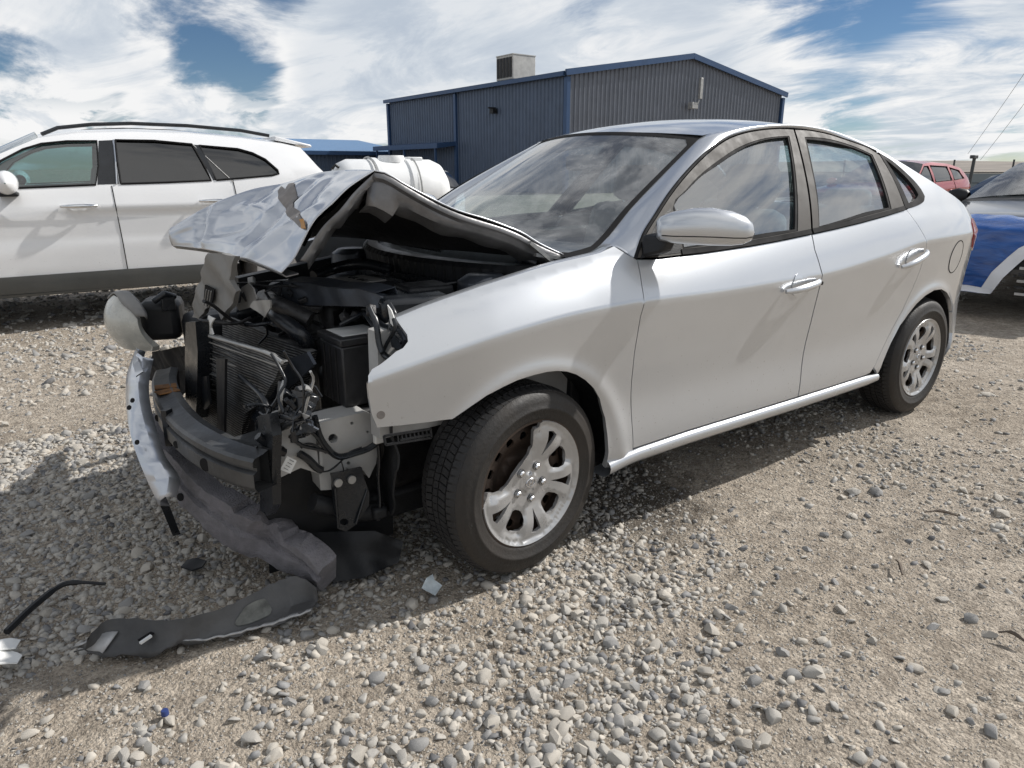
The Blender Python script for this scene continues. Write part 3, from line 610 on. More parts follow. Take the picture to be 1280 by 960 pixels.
wood = mat('grey_wood', (.12, .095, .075), .85, 0, .3, 4, .3, 30)
MB().tube([(0, 0, 0), (0, 0, 2.05)], .10, 8).build('mast', wood, up); MB().box((0, 0, 1.92), (.10, .7, .09)).build('crossarm', wood, up)
for i, yy in enumerate((-1.1, 1.1)):
    pts = [Vector((27.9+(16-27.9)*t, 8.9+yy*.2+(2-8.9)*t, 1.7+(6.0-1.7)*t-4*t*(1-t)*.12+.1*yy)) for t in np.linspace(0, 1, 24)]
    o = MB().tube(pts, .006, 5).build('power_line', fm, None); tag(o, ('nearer' if i == 0 else 'farther')+' of two thin power lines strung from the slim pole up to the right', 'power line', 'power lines')
# white tank
tk = empty('white_tank', (5.45, 10.55, 0), R_(-8)); tk.scale = (.93, .93, .90); tag(tk, 'white ribbed plastic tank lying behind the raised hood', 'tank')
tm = mat('white_polyethylene', (.76, .77, .77), .45, 0, .04, 3, dust=.15)
prof = [(.02, -1.25), (.42, -1.22), (.62, -1.08), (.70, -.9), (.70, -.42), (.735, -.40), (.735, -.30), (.70, -.28), (.70, .28), (.735, .30), (.735, .40), (.70, .42), (.70, .9), (.62, 1.08), (.42, 1.22), (.02, 1.25)]
MB().lathe(prof, 40, 'X', (0, 0, .92)).build('shell', tm, tk, True, 40, fix=True)
m = MB(); m.lathe([(.02, 1.70), (.26, 1.70), (.28, 1.64), (.28, 1.55)], 24, 'Z', (.05, -.05, 0)); m.build('lid', tm, tk, True, 40, fix=True)
m = MB(); m.box((.52, -.1, 1.60), (.34, .22, .14)); m.build('fitting', tm, tk, bevel=.02)
m = MB(); m.tube([(-1.05, -.2, 1.40), (-1.18, -.2, 1.50), (-1.25, -.2, 1.42)], .03, 8); m.build('valve', plastic, tk)
for s in (-.45, .45): MB().tube([(s, math.sin(a)*.745, .92+math.cos(a)*.745) for a in np.linspace(-2.2, 2.2, 28)], .018, 6).build('strap', galv, tk)
for s in (-.7, .7): MB().box((s, 0, .16), (.18, 1.1, .32)).build('cradle', galv, tk)

# ================================================================== the wrecked sedan (nose towards -X, left side towards -Y)
car = empty('wrecked_sedan', (0, 0, 0)); tag(car, 'silver sedan with its front smashed in and crumpled hood sprung open', 'car')
SB = Body(pchip([-1, -.8, -.6, -.4, -.1, .3, .9, 1.5, 2.1, 2.65, 2.95, 3.15, 3.3, 3.45, 3.55, 3.62], [.4, .68, .77, .82, .865, .88, .885, .887, .885, .882, .868, .828, .757, .63, .46, .1]),
          pchip([-.6, -.4, -.1, .2, .43, .9, 1.5, 2.0, 2.5, 3.3], [.70, .75, .812, .842, .848, .842, .848, .885, .937, .945]),
          pchip([-.6, -.4, -.1, .2, .35, .6, 1.5, 2.4, 2.8, 3.4], [.80, .865, .92, .965, .985, .985, 1.01, 1.075, 1.085, 1.06]),
          pchip([0, .5, 1, 1.7, 2.2, 2.7, 2.92, 3, 3.1, 3.5, 4, 6, 6.6], [-.07, -.034, -.018, -.030, -.022, -.009, -.0026, 0, -.006, -.034, -.078, -.33, -.43]))
def flare(x, z):
    """slightly proud lips round the wheel openings"""
    o = 0
    for cx, cz, R in ((.03, .315, .365), (2.65, .31, .365)):
        d = np.hypot(x-cx, z-cz)-R; o = o+.012*np.exp(-(d/.035)**2)*(np.asarray(z) > cz-.08)
    return o
W0 = SB.W
SB.W = lambda x, z: W0(x, z)+flare(np.asarray(x, float), np.asarray(z, float))
CX_ = np.arange(-.55, 3.5, .011); CURV = [np.stack([CX_, SB.zc(CX_)+d], 1) for d in (-.022, 0, .016)]+[np.stack([CX_, SB.zb(CX_)], 1)]
S0 = SB.side(); SIN = SB.side(-.014); SOUT = SB.side(.004)
def arch(cx, cz, R, a0, a1, n=18): return [(cx+R*math.cos(R_(a)), cz+R*math.sin(R_(a))) for a in np.linspace(a0, a1, n)]
farch = [(.332, .278), (.335, .34), (.330, .403), (.320, .464), (.288, .541), (.255, .585), (.213, .621), (.172, .647), (.131, .664), (.09, .673), (.054, .676), (0, .674), (-.059, .668), (-.11, .655), (-.164, .637), (-.215, .610), (-.268, .579)]
rarch = [(2.185, .300), (2.215, .36), (2.272, .445), (2.336, .525), (2.40, .575), (2.47, .622), (2.55, .655), (2.64, .674), (2.73, .670), (2.82, .643), (2.90, .598), (2.965, .535), (3.01, .465), (3.03, .39), (3.02, .32), (3.0, .25)]
ftop = [(-.39, .878), (-.31, .902), (-.234, .921), (-.13, .944), (-.031, .962), (.064, .979), (.15, .992), (.24, 1.002), (.33, 1.012), (.40, 1.028)]
dsF = [(.485, .978), (.462, .90), (.442, .80), (.437, .68), (.439, .57), (.446, .44), (.453, .325)]
ffront = [(-.34, .580), (-.42, .584), (-.485, .588), (-.500, .63), (-.507, .673), (-.511, .721), (-.505, .742), (-.491, .757), (-.466, .768), (-.443, .781), (-.42, .795), (-.398, .803), (-.380, .818), (-.376, .835), (-.384, .858)]
fender_poly = [(x, z) for x, z in ftop]+dsF+[(.452, .262)]+farch+ffront
fen = panel('fender', fender_poly, S0, silver, car, .02, .018, isp=.012, curves=CURV)
# folded-in top edge of the fender
e = np.array(ftop); P = S0(e[:, 0], e[:, 1]); m = MB(); m.grid(np.array([P, P+np.array([0, .018, .004]), P+np.array([0, .045, -.012]), P+np.array([0, .05, -.05])]))
m.build('edge', silver, fen, True, 60)
MB().disc(S0(np.array([-.475]), np.array([.625]))[0]+np.array([-.0, .004, 0]), (-.2, -1, 0), .012, 12, .006).build('scuff', primer, fen)
gapx = .0035
def shift(p, d): return [(x+d, z) for x, z in p]
dsB = [(1.53, 1.008), (1.512, .95), (1.515, .897), (1.520, .827), (1.513, .66), (1.496, .486), (1.478, .322)]
drR = [(2.358, 1.083), (2.395, 1.02), (2.425, .96), (2.447, .90), (2.452, .85), (2.440, .775), (2.412, .70), (2.355, .60), (2.27, .50), (2.20, .425), (2.13, .345), (2.10, .322), (2.06, .318)]
beltF = [(.485, .978), (.60, .974), (.825, .977), (1.111, .985), (1.30, .994), (1.53, 1.008)]
beltR = [(1.53, 1.008), (1.72, 1.021), (1.914, 1.037), (2.15, 1.060), (2.358, 1.083)]
doorF = panel('door', shift(beltF[:1], gapx)+beltF[1:-1]+shift(dsB, -gapx)+[(1.10, .325), (.75, .329)]+shift(dsF[::-1], gapx)[:-1], S0, silver, car, .025, .02, isp=.013, curves=CURV)
doorR = panel('door', shift(beltR[:1], gapx)+beltR[1:-1]+shift(drR, -gapx)+[(1.75, .3195)]+shift(dsB[::-1], gapx)[:-1], S0, silver, car, .025, .02, isp=.013, curves=CURV)
# rocker sill
m = MB(); xs_ = np.linspace(.336, 2.185, 40); zt = np.interp(xs_, [.336, .453, .75, 1.48, 2.06, 2.185], [.300, .318, .322, .3145, .311, .300]); G = []
for k, (dz_, dy_) in enumerate([(0, -.016), (0, .0), (-.010, .010), (-.022, .013), (-.040, .008), (-.055, -.008), (-.062, -.03), (-.062, -.10)]):
    z = zt+dz_; fd = np.clip((2.19-xs_)/.12, 0, 1)*.6+.4; G.append(np.stack([xs_, -(SB.M(xs_)-.016+np.where(dy_ > 0, dy_*fd, dy_)), z+np.where(dz_ < 0, -dz_*.5*(1-fd), 0)], 1))
m.grid(np.array(G)); m.build('sill', silver, car, True, 70)
# rear quarter with pillar, and bumper
qtop = [(2.358, 1.380), (2.45, 1.343), (2.56, 1.297), (2.70, 1.235), (2.85, 1.175), (3.0, 1.118), (3.12, 1.075), (3.22, 1.045)]
frameR = [(2.373, 1.088), (2.46, 1.100), (2.55, 1.118), (2.585, 1.137), (2.588, 1.162), (2.575, 1.19), (2.553, 1.225), (2.515, 1.265), (2.46, 1.31), (2.40, 1.345), (2.358, 1.360)]
bumpseam = [(2.985, .52), (3.05, .575), (3.13, .60), (3.25, .615)]
lamp_in = [(3.25, .83), (3.19, .835), (3.10, .86), (3.045, .905), (3.035, .955), (3.06, .995), (3.12, 1.015), (3.22, 1.01)]
quart = panel('quarter_panel', drR[:-1][::-1][1:]+frameR+qtop+[(3.22, 1.01)]+lamp_in[::-1][1:]+[(3.25, .62)]+bumpseam[::-1][1:]+rarch[:12][::-1], S0, silver, car, .022, .015, isp=.013, curves=CURV)
bump = panel('bumper', [(2.99, .512)]+[(x, z-.006) for x, z in bumpseam[1:]]+[(3.40, .63), (3.52, .64), (3.58, .64), (3.58, .25), (3.4, .22), (3.2, .22), (3.0, .25)]+rarch[12:-1][::-1], S0, silver, car, .022, .015, isp=.015)
back = panel('tail_panel', [(3.255, .62), (3.4, .637), (3.585, .645), (3.585, .99), (3.4, 1.02), (3.225, 1.04), (3.225, 1.012), (3.255, .83)], S0, silver, car, .03, .01)
tl = panel('tail_lamp', [(x+(.004 if x < 3.2 else 0), z) for x, z in lamp_in], SB.side(.006), redlens, car, .03, .02)
# fuel flap
fc = panel('fuel_flap', [(2.845+.073*math.cos(a), .83+.082*math.sin(a)) for a in np.linspace(0, 2*np.pi, 28, endpoint=False)], SB.side(.0015), silver, car, .025, .006)
P = np.array([(2.845+.076*math.cos(a), .83+.085*math.sin(a)) for a in np.linspace(0, 2*np.pi, 40)]); MB().tube(S0(P[:, 0], P[:, 1]), .0028, 5).build('seam', gasket, fc)
# greenhouse: frames, glass
DL = [(.481, .980), (.553, 1.053), (.64, 1.112), (.736, 1.174), (.83, 1.227), (.928, 1.276), (1.01, 1.313), (1.092, 1.346), (1.17, 1.374), (1.258, 1.398), (1.38, 1.420), (1.519, 1.435), (1.63, 1.442), (1.736, 1.444), (1.86, 1.441), (1.992, 1.430), (2.10, 1.412), (2.214, 1.390), (2.30, 1.370), (2.358, 1.352)]
bsp = [(1.53, 1.012), (1.60, 1.15), (1.665, 1.29), (1.733, 1.441)]
iF_top = [(.742, 1.150), (.83, 1.192), (.923, 1.237), (1.02, 1.276), (1.114, 1.309), (1.24, 1.349), (1.375, 1.380), (1.52, 1.401), (1.668, 1.411)]
fr1 = ring('window_frame', [([(.485, .985), (.60, .980), (.825, .983), (1.111, .991), (1.524, 1.014)], [(.722, 1.000), (.80, 1.002), (1.0, 1.006), (1.20, 1.013), (1.435, 1.026)]),
                            ([(1.524, 1.014), (1.594, 1.15), (1.659, 1.29), (1.727, 1.438)], [(1.435, 1.026), (1.515, 1.15), (1.60, 1.29), (1.668, 1.411)]),
                            ([(1.727, 1.438)]+[(x, z-.004) for x, z in DL[:13]][::-1], iF_top[::-1]+[(.735, 1.10), (.722, 1.000)])], S0, taupe, doorF, 26, .004, .016)
fr2 = ring('window_frame', [([(1.538, 1.016), (1.72, 1.027), (1.914, 1.043), (2.15, 1.066), (2.335, 1.085)], [(1.590, 1.031), (1.70, 1.040), (1.829, 1.052), (2.0, 1.069), (2.215, 1.090)]),
                            ([(2.335, 1.085), (2.352, 1.17), (2.362, 1.25), (2.362, 1.335)], [(2.215, 1.090), (2.245, 1.17), (2.272, 1.25), (2.298, 1.338)]),
                            ([(2.362, 1.335)]+[(x, z-.004) for x, z in DL[14:-1]][::-1]+[(1.740, 1.438)], [(2.298, 1.338), (2.20, 1.368), (2.10, 1.389), (2.0, 1.403), (1.90, 1.409), (1.785, 1.409)]),
                            ([(1.740, 1.438), (1.672, 1.29), (1.607, 1.15), (1.538, 1.016)], [(1.785, 1.409), (1.72, 1.29), (1.655, 1.15), (1.590, 1.031)])], S0, taupe, doorR, 24, .004, .016)
fr3 = ring('quarter_window_frame', [([(2.345, 1.087), (2.46, 1.098), (2.55, 1.115), (2.588, 1.140)], [(2.395, 1.112), (2.44, 1.120), (2.49, 1.131), (2.53, 1.148)]),
                            ([(2.588, 1.140), (2.585, 1.175), (2.553, 1.225), (2.46, 1.308), (2.372, 1.350)], [(2.53, 1.148), (2.526, 1.180), (2.496, 1.232), (2.44, 1.285), (2.392, 1.318)]),
                            ([(2.372, 1.350), (2.368, 1.26), (2.345, 1.087)], [(2.392, 1.318), (2.402, 1.24), (2.395, 1.112)])], S0, gasket, car, 20, .004, .016)
def pane(name, poly, parent, g=side_g, sp=.05): return panel(name, poly, SIN, g, parent, sp, .003, flange=False)
g1 = pane('window', [(.70, .985), (1.45, 1.015), (1.685, 1.423), (1.52, 1.413), (1.375, 1.392), (1.24, 1.360), (1.1, 1.318), (.92, 1.248), (.73, 1.16)], doorF)
g2 = pane('window', [(1.575, 1.02), (2.23, 1.082), (2.31, 1.348), (2.2, 1.380), (2.1, 1.40), (2.0, 1.414), (1.9, 1.42), (1.77, 1.42)], doorR)
g3 = pane('quarter_window', [(2.385, 1.10), (2.50, 1.12), (2.545, 1.145), (2.535, 1.19), (2.50, 1.245), (2.44, 1.298), (2.385, 1.33)], car)
# seals round the glass and along the belt
def trim(name, pts, r, mt, parent, off=.002, n=40): 
    q = spline(pts, n); return MB().tube(SB.side(off)(q[:, 0], q[:, 1]), r, 6).build(name, mt, parent, True, 60)
def shrink(pts, c, d): return [(x+(c[0]-x)*d/math.hypot(c[0]-x, c[1]-z), z+(c[1]-z)*d/math.hypot(c[0]-x, c[1]-z)) for x, z in pts]
def seal_ring(runs, c, parent, d=.014): return ring('seal', [(r_, shrink(r_, c, d)) for r_ in runs], SB.side(-.004), gasket, parent, 24, .005, .010)
seal_ring([[(.722, 1.000), (.80, 1.002), (1.0, 1.006), (1.20, 1.013), (1.435, 1.026)], [(1.435, 1.026), (1.515, 1.15), (1.60, 1.29), (1.668, 1.411)], iF_top[::-1]+[(.735, 1.10), (.722, 1.000)]], (1.2, 1.17), doorF)
seal_ring([[(1.590, 1.031), (1.70, 1.040), (1.829, 1.052), (2.0, 1.069), (2.215, 1.090)], [(2.215, 1.090), (2.245, 1.17), (2.272, 1.25), (2.298, 1.338)], [(2.298, 1.338), (2.20, 1.368), (2.10, 1.389), (2.0, 1.403), (1.90, 1.409), (1.785, 1.409)], [(1.785, 1.409), (1.72, 1.29), (1.655, 1.15), (1.590, 1.031)]], (1.95, 1.22), doorR)
panel('belt_moulding', [(.71, .984), (.825, .984), (1.111, .992), (1.30, 1.001), (1.524, 1.015), (1.524, 1.033), (1.30, 1.019), (1.111, 1.010), (.825, 1.002), (.71, 1.002)], SB.side(.009), gasket, doorF, .03, .012)
panel('belt_moulding', [(1.538, 1.016), (1.72, 1.028), (1.914, 1.044), (2.15, 1.067), (2.335, 1.086), (2.335, 1.104), (2.15, 1.085), (1.914, 1.062), (1.72, 1.046), (1.538, 1.034)], SB.side(.009), gasket, doorR, .03, .012)
trim('drip_seal', [(x, z+.003) for x, z in DL], .007, gasket, car, -.001, 80)
panel('sail_cover', [(.50, .985), (.716, .990), (.722, 1.14), (.62, 1.085), (.555, 1.035)], SB.side(.006), plastic, doorF, .03, .01)
# door handles
for d, hx, hz, tilt in ((doorF, 1.372, .818, .012), (doorR, 2.325, .858, .03)):
    cup = panel('handle_recess', [(hx-.015+.052*math.cos(a), hz+.006+.047*math.sin(a)) for a in np.linspace(0, 2*np.pi, 24, endpoint=False)], SB.side(.003), silver, d, .02, .002)
    pts = [SB.at(hx+t*.115, hz+tilt*t, .010+.026*(1-abs(t)**3)) for t in np.linspace(-1, 1, 13)]
    MB().tube(pts, [.009+.006*(1-abs(t)**2.5) for t in np.linspace(-1, 1, 13)], 10).build('handle', silver, d, True, 60)
MB().disc(SB.at(1.475, .823, .028), (0, -1, 0), .008, 12, .004).build('lock', gasket, doorF)
# door mirror
a, b_ = np.array([.545, -.835, 1.078]), np.array([.80, -1.035, 1.068]); ax = (b_-a)/np.linalg.norm(b_-a); up = np.array([0, 0, 1.]); fw = np.cross(ax, up); G = []; L = np.linalg.norm(b_-a)
for t, h, dp in ((0, .030, .030), (.03, .042, .042), (.15, .055, .052), (.35, .064, .060), (.55, .066, .062), (.75, .061, .058), (.88, .050, .048), (.96, .033, .033), (1.0, .004, .004)):
    ring_ = []
    for q in np.linspace(0, 2*np.pi, 33):
        c_, s_ = math.cos(q), math.sin(q); ring_.append(a+ax*L*t+up*(h*np.sign(s_)*abs(s_)**.85*(1.0 if s_ > 0 else .86))+fw*(dp*np.sign(c_)*abs(c_)**.8)+up*.012*math.sin(t*3.1))
    G.append(ring_)
m = MB(); m.grid(np.array(G)); m.add(G[0][:-1], [tuple(range(32))]); mir = m.build('side_mirror', silver, car, True, 50, fix=True)
pts = [G[i][j] for i in range(1, 8) for j in (27,)]; 
MB().tube([np.array(G[i][31])*.0+np.array(G[i][19 if False else 30]) for i in range(1, 9)], .002, 5).build('seam', gasket, mir)
m = MB(); m.hexa([(.51, -.80, .985), (.60, -.80, .985), (.60, -.86, 1.005), (.545, -.86, 1.005), (.52, -.79, 1.06), (.61, -.79, 1.07), (.62, -.87, 1.06), (.56, -.87, 1.05)]); m.build('foot', plastic, mir, bevel=.01, fix=True)
# roof, pillars, glass
zt_ = pchip([.9, 1.0, 1.2, 1.5, 1.75, 2.0, 2.3, 2.5, 2.7, 3.0, 3.1, 3.45, 3.6], [1.405, 1.427, 1.467, 1.500, 1.509, 1.500, 1.455, 1.405, 1.31, 1.135, 1.110, 1.075, 1.00])
def topsurf(x, y): x = np.asarray(x, float); y = np.asarray(y, float); return np.stack([x, y, zt_(x)-.052*(y/.53)**2], -1)
def roof_map(u, v):   # u along 0..1, v across -1..1
    x0 = 1.125-.125*(1-v**2); x1 = 2.40+.07*(1-v**2); x = x0+(x1-x0)*u; return topsurf(x, v*.53)
G = np.array([[roof_map(np.array(u), np.array(v)) for v in np.linspace(-1, 1, 31)] for u in np.linspace(0, 1, 30)]); roof = MB().grid(G).build('roof', silver, car, True, None)
MB().grid(G[1:-1, 1:-1]+np.array([0, 0, -.03])).build('headliner', mat('pale_headliner', (.38, .38, .36), .9), roof, True, None)
we = np.array([(.330, -.690, .985), (.344, -.683, .988), (.427, -.668, 1.008), (.519, -.640, 1.047), (.657, -.608, 1.136), (.896, -.562, 1.270), (1.121, -.522, 1.394)])
wes = spline(we, 30)
def wind_map(u, v):
    v = np.asarray(v, float); u = np.asarray(u, float); t = np.linspace(0, 1, 30); E_ = np.stack([np.interp(v, t, wes[:, k]) for k in range(3)], -1)
    bulge = 1-u**2; return np.stack([E_[..., 0]-(.22-.10*v)*bulge, u*-E_[..., 1], E_[..., 2]+(.004+.030*v)*bulge], -1)
G = np.array([[wind_map(np.array(u), np.array(v)) for u in np.linspace(-1, 1, 41)] for v in np.linspace(0, 1, 24)]); ws = MB().grid(G).build('windshield', wind_g, car, True, None)
rr_ = lambda a, b, c, d, r: [(a+r, b), (c-r, b), (c, b+r*1.5), (c, d-r), (c-r, d), (a+r, d), (a, d-r), (a, b+r*1.5)]
panel('frit', rr_(-1, 0, 1, 1, .001), lambda u, v: wind_map(u, v)+np.array([-.001, 0, .0015]), gasket, ws, .06, .001, holes=[rr_(-.968, .055, .968, .972, .05)], nsign=-1, flange=False)
# side frame (A pillar, cant rail, rear pillar) lofted between door opening and glass/roof edge
Dp = [S0(np.array([x]), np.array([z]))[0] for x, z in DL]+[S0(np.array([x]), np.array([z]))[0] for x, z in qtop[1:]]
Gp = [tuple(p) for p in we[1:]]+[*[(x, -.53, float(zt_(x))-.0525) for x in np.arange(1.16, 2.40, .04)], (2.47, -.535, 1.350), (2.62, -.55, 1.285), (2.80, -.575, 1.20), (3.0, -.60, 1.115), (3.15, -.62, 1.085), (3.25, -.63, 1.07)]
nP = 90
Dl = spline(Dp, nP*2); Gl = spline(Gp, nP*2)
# pair both rails by x so the ribs of the loft stand square
xsD = np.linspace(0, 1, nP); 
def at_x(L, x): return np.array([np.interp(x, L[:, 0], L[:, k]) for k in range(3)])
G = []
for t in xsD:
    xd = .481+(3.22-.481)*t; xg = max(.40+.04*0, xd-.10*(1-min(1, max(0, (xd-.5)/1.2)))); p = at_x(Dl, xd); g_ = at_x(Gl, xg)
    row = []
    for s in np.linspace(0, 1, 7):
        q = p+(g_-p)*s; out = np.array([-.1, -.75, .65]); out /= np.linalg.norm(out); row.append(q+out*(.016*4*s*(1-s))*(1 if xd < 2.4 else .8))
    G.append(row)
m = MB(); m.grid(np.array(G)); side = m.build('side_frame', silver, car, True, None, fix=False)
for p_ in side.data.polygons: pass
# cowl corner: closes fender top to pillar foot
P0 = [S0(np.array([x]), np.array([z]))[0] for x, z in ((.24, 1.002), (.33, 1.012), (.40, 1.028), (.485, .978))]
m = MB(); cc = [np.array(we[0]), np.array(we[1]), np.array(we[2]), np.array(we[3])]
rows = [[P0[0], P0[0]*.5+cc[0]*.5, cc[0]], [P0[1], P0[1]*.5+cc[1]*.5+np.array([0, 0, .004]), cc[1]], [P0[2], P0[2]*.5+cc[2]*.5+np.array([0, 0, .006]), cc[2]], [P0[3], P0[3]*.55+cc[3]*.45+np.array([0, -.01, .01]), cc[3]]]
fin = spline(np.array(rows).reshape(4, 9), 12).reshape(12, 3, 3); fin = np.array([spline(q, 8) for q in fin]); m.grid(fin); m.build('pillar_foot', silver, car, True, None)
# rear glass, deck lid, tail
def rear_map(u, v):  # v 0 top .. 1 bottom
    x = 2.47+.58*v-.0*u; ye = .53+.06*v; x = 2.40+.07*(1-u**2)+(.60-.02*(1-u**2))*v; return np.stack([x, u*ye, zt_(x)-.05*u**2], -1)
G = np.array([[rear_map(np.array(u), np.array(v)) for u in np.linspace(-1, 1, 21)] for v in np.linspace(0, 1, 14)]); MB().grid(G).build('rear_window', side_g, car, True, None)
def deck_map(u, v): x = 3.0+.58*v; hw = np.interp(x, [3.0, 3.25, 3.45, 3.58], [.60, .63, .55, .36]); return np.stack([x-.05*u**2*v, u*hw, zt_(x)-.035*u**2], -1)
G = np.array([[deck_map(np.array(u), np.array(v)) for u in np.linspace(-1, 1, 21)] for v in np.linspace(0, 1, 12)]); MB().grid(G).build('boot_lid', silver, car, True, None)
xe = np.array([3.58, 3.585]); G = []
for z in np.linspace(.25, 1.0, 10): w = float(SB.W(3.575, z)); G.append([(3.575+.03*math.cos(u*1.57), u*w, z) for u in np.linspace(-1, 1, 11)])
MB().grid(np.array(G)).build('tail_centre', silver, car, True, None)
# the far side mirrors the near one
for o in (doorF, doorR, quart, bump, back, tl, side, fr3, g3, mir): mirror_copy(o)
for o in [q for q in car.children if q.name.startswith(('sill', 'pillar_foot', 'drip_seal'))]: mirror_copy(o)
fpoly2 = [(x, z) for x, z in ftop[3:]]+dsF+[(.452, .262)]+farch[:12]+[(-.02, .70), (-.05, .80), (-.10, .88)]
f2 = panel('fender', fpoly2, S0, silver, car, .04, .015); f2.scale = (1, -1, 1); f2['label'] = 'torn far front fender'

# ---- wheels
def tyre_wheel(name, x, y, z, side_, steer=0, broken=False):
    w = empty(name, (x, y, z)); w.parent = car; w.rotation_euler = (0, 0, steer) if side_ < 0 else (0, 0, math.pi+steer)
    # local: outer face towards -Y
    R = .316
    prof = [(.205, -.088), (.212, -.097), (.225, -.103), (.245, -.106), (.248, -.1085), (.254, -.1085), (.257, -.106), (.272, -.105), (.288, -.099), (.300, -.090), (.307, -.079), (.3095, -.070), (.3095, .070), (.307, .079), (.300, .090), (.272, .102), (.225, .100), (.205, .088)]
    MB().lathe(prof, 72, 'Y').build('tyre', rubber, w, True, 40, fix=True)
    m = MB(); nb = 82
    for k in range(nb):
        for (y0, y1, sk, hw) in ((-.084, -.053, .35, .40), (-.047, -.017, -.8, .41), (-.011, .011, .5, .45), (.017, .047, .8, .41), (.053, .084, -.35, .40)):
            pts = []
            for rr0 in (.3055, R):
                for (yy, ss) in ((y0, -1), (y1, -1), (y1, 1), (y0, 1)):
                    t = (k+.5*(abs(y0) < .05))*2*math.pi/nb+ss*hw*2*math.pi/nb*.98+sk*(yy-(y0+y1)/2)*.8
                    r0 = rr0-(.010 if abs(yy) > .08 else .0015 if abs(yy) > .05 else 0)
                    pts.append((r0*math.cos(t), yy, r0*math.sin(t)))
            m.hexa(pts)
    m.build('tread', tread_m, w, False, fix=False)
    # steel wheel with round holes
    rim = MB(); rim.lathe([(.217, -.090), (.214, -.098), (.205, -.096), (.200, -.082), (.192, -.070), (.190, .08), (.205, .088)], 56, 'Y'); rim.build('rim', rimdark, w, True, 40, fix=True)
    holes = [[(.150*math.cos(q)+.0155*math.cos(a), .150*math.sin(q)+.0155*math.sin(a)) for a in np.linspace(0, 2*np.pi, 12, endpoint=False)] for q in np.linspace(0, 2*np.pi, 16, endpoint=False)]
    dpf = pchip([0, .06, .09, .125, .15, .175, .195], [-.030, -.030, -.018, -.040, -.050, -.046, -.020])
    panel('disc', [(.192*math.cos(a), .192*math.sin(a)) for a in np.linspace(0, 2*np.pi, 48, endpoint=False)], lambda u, v: np.stack([u, dpf(np.hypot(u, v)), v], -1), rimdark, w, .022, .006, holes=holes)
    MB().lathe([(.0, .0), (.14, .0), (.14, .03), (.0, .03)], 32, 'Y').build('brake_disc', enginem, w, True, 40, fix=True)
    # hub cap: five forked spokes with windows between, outer ring
    fork = [60, -12, -84, -156, 132]
    hl = []
    def pol(r, a): return (r*math.cos(R_(a)), r*math.sin(R_(a)))
    sect = (100, 180)
    for f_ in fork:
        c = f_+36
        winp = [pol(.096, c), pol(.099, c-8), pol(.108, c-13), pol(.125, c-15.5), pol(.145, c-15), pol(.160, c-12), pol(.168, c-6), pol(.170, c), pol(.168, c+6), pol(.160, c+12), pol(.145, c+15), pol(.125, c+15.5), pol(.108, c+13), pol(.099, c+8)]
        slot = [pol(.092, f_), pol(.118, f_-2.2), pol(.150, f_-4.8), pol(.176, f_-6.8), pol(.181, f_), pol(.176, f_+6.8), pol(.150, f_+4.8), pol(.118, f_+2.2)]
        for nm, hp, aa in (('w', winp, c), ('s', slot, f_)):
            if broken and (sect[0]-26 < (aa % 360) < sect[1]+12): continue
            hl.append(hp)
    if not broken: outer = [pol(.208, a) for a in np.linspace(0, 360, 72, endpoint=False)]
    else:
        outer = [pol(.208, a) for a in np.linspace(-180, 80, 56)]+[pol(.187, 81), pol(.181, 86), pol(.150, 86), pol(.120, 85), pol(.098, 92), pol(.085, 108), pol(.078, 130), pol(.084, 152), pol(.095, 168), pol(.118, 178), pol(.150, 177), pol(.182, 173), pol(.186, 177)]
        outer = outer[1:]
    hp_ = pchip([0, .030, .034, .075, .10, .15, .185, .195, .208], [-.084, -.084, -.078, -.080, -.086, -.096, -.092, -.090, -.101])
    def cap(u, v):
        r = np.hypot(u, v); a = np.degrees(np.arctan2(v, u)); y = hp_(r)
        # spokes roll over towards their edges
        for f_ in fork:
            d = np.abs((a-f_+180) % 360-180); y = y+np.where(d < 36, (.012*np.clip((d-17)/8, 0, 1))*np.clip((r-.08)/.03, 0, 1)*np.clip((.19-r)/.02, 0, 1), 0)
        return np.stack([u, y, v], -1)
    panel('hubcap', outer, cap, hubsilver, w, .012, .012, holes=hl, isp=.010)
    for f_ in fork:
        px_, pz_ = pol(.057, f_)
        MB().lathe([(.0145, -.0815), (.0145, -.076), (.0, -.076)], 14, 'Y', (px_, 0, pz_)).build('nut_socket', gasket, w, True, 30, fix=True)
        MB().lathe([(0, -.093), (.006, -.092), (.0105, -.088), (.0105, -.080)], 6, 'Y', (px_, 0, pz_)).build('lug_nut', chrome, w, False, fix=True)
    m = MB(); m.tube([(.020*math.cos(a), -.0855, .014*math.sin(a)) for a in np.linspace(0, 2*np.pi, 25)], .0016, 5)
    for s in (-1, 1): m.bar((s*.007-.002, -.0858, -.0095), (s*.007+.002+.0, -.0858, .0095), .003, .003, (0, 1, 0))
    m.bar((-.006, -.0858, -.001), (.006, -.0858, .001), .003, .003, (0, 1, 0)); m.build('emblem', chrome, w)
    return w
tyre_wheel('wheel', 0.0, -.762, .309, -1, .083, True)
tyre_wheel('wheel', 2.65, -.762, .310, -1, 0)
tyre_wheel('wheel', 0.0, .762, .309, 1, .083); tyre_wheel('wheel', 2.65, .762, .310, 1, 0)
# wheel-house liners
for cx in (.03, 2.65):
    for s in (-1, 1):
        G = []
        for a in np.linspace(-15, 195, 24): G.append([(cx+.375*math.cos(R_(a)), s*yy, .315+.375*math.sin(R_(a))) for yy in (.83, .60, .45)])
        if cx < 1: G = G[:17]
        MB().grid(np.array(G)).build('wheel_liner', plastic, car, True, None)
        if cx > 1: MB().box((cx, s*.44, .45), (.76, .02, .60)).build('liner_wall', plastic, car)

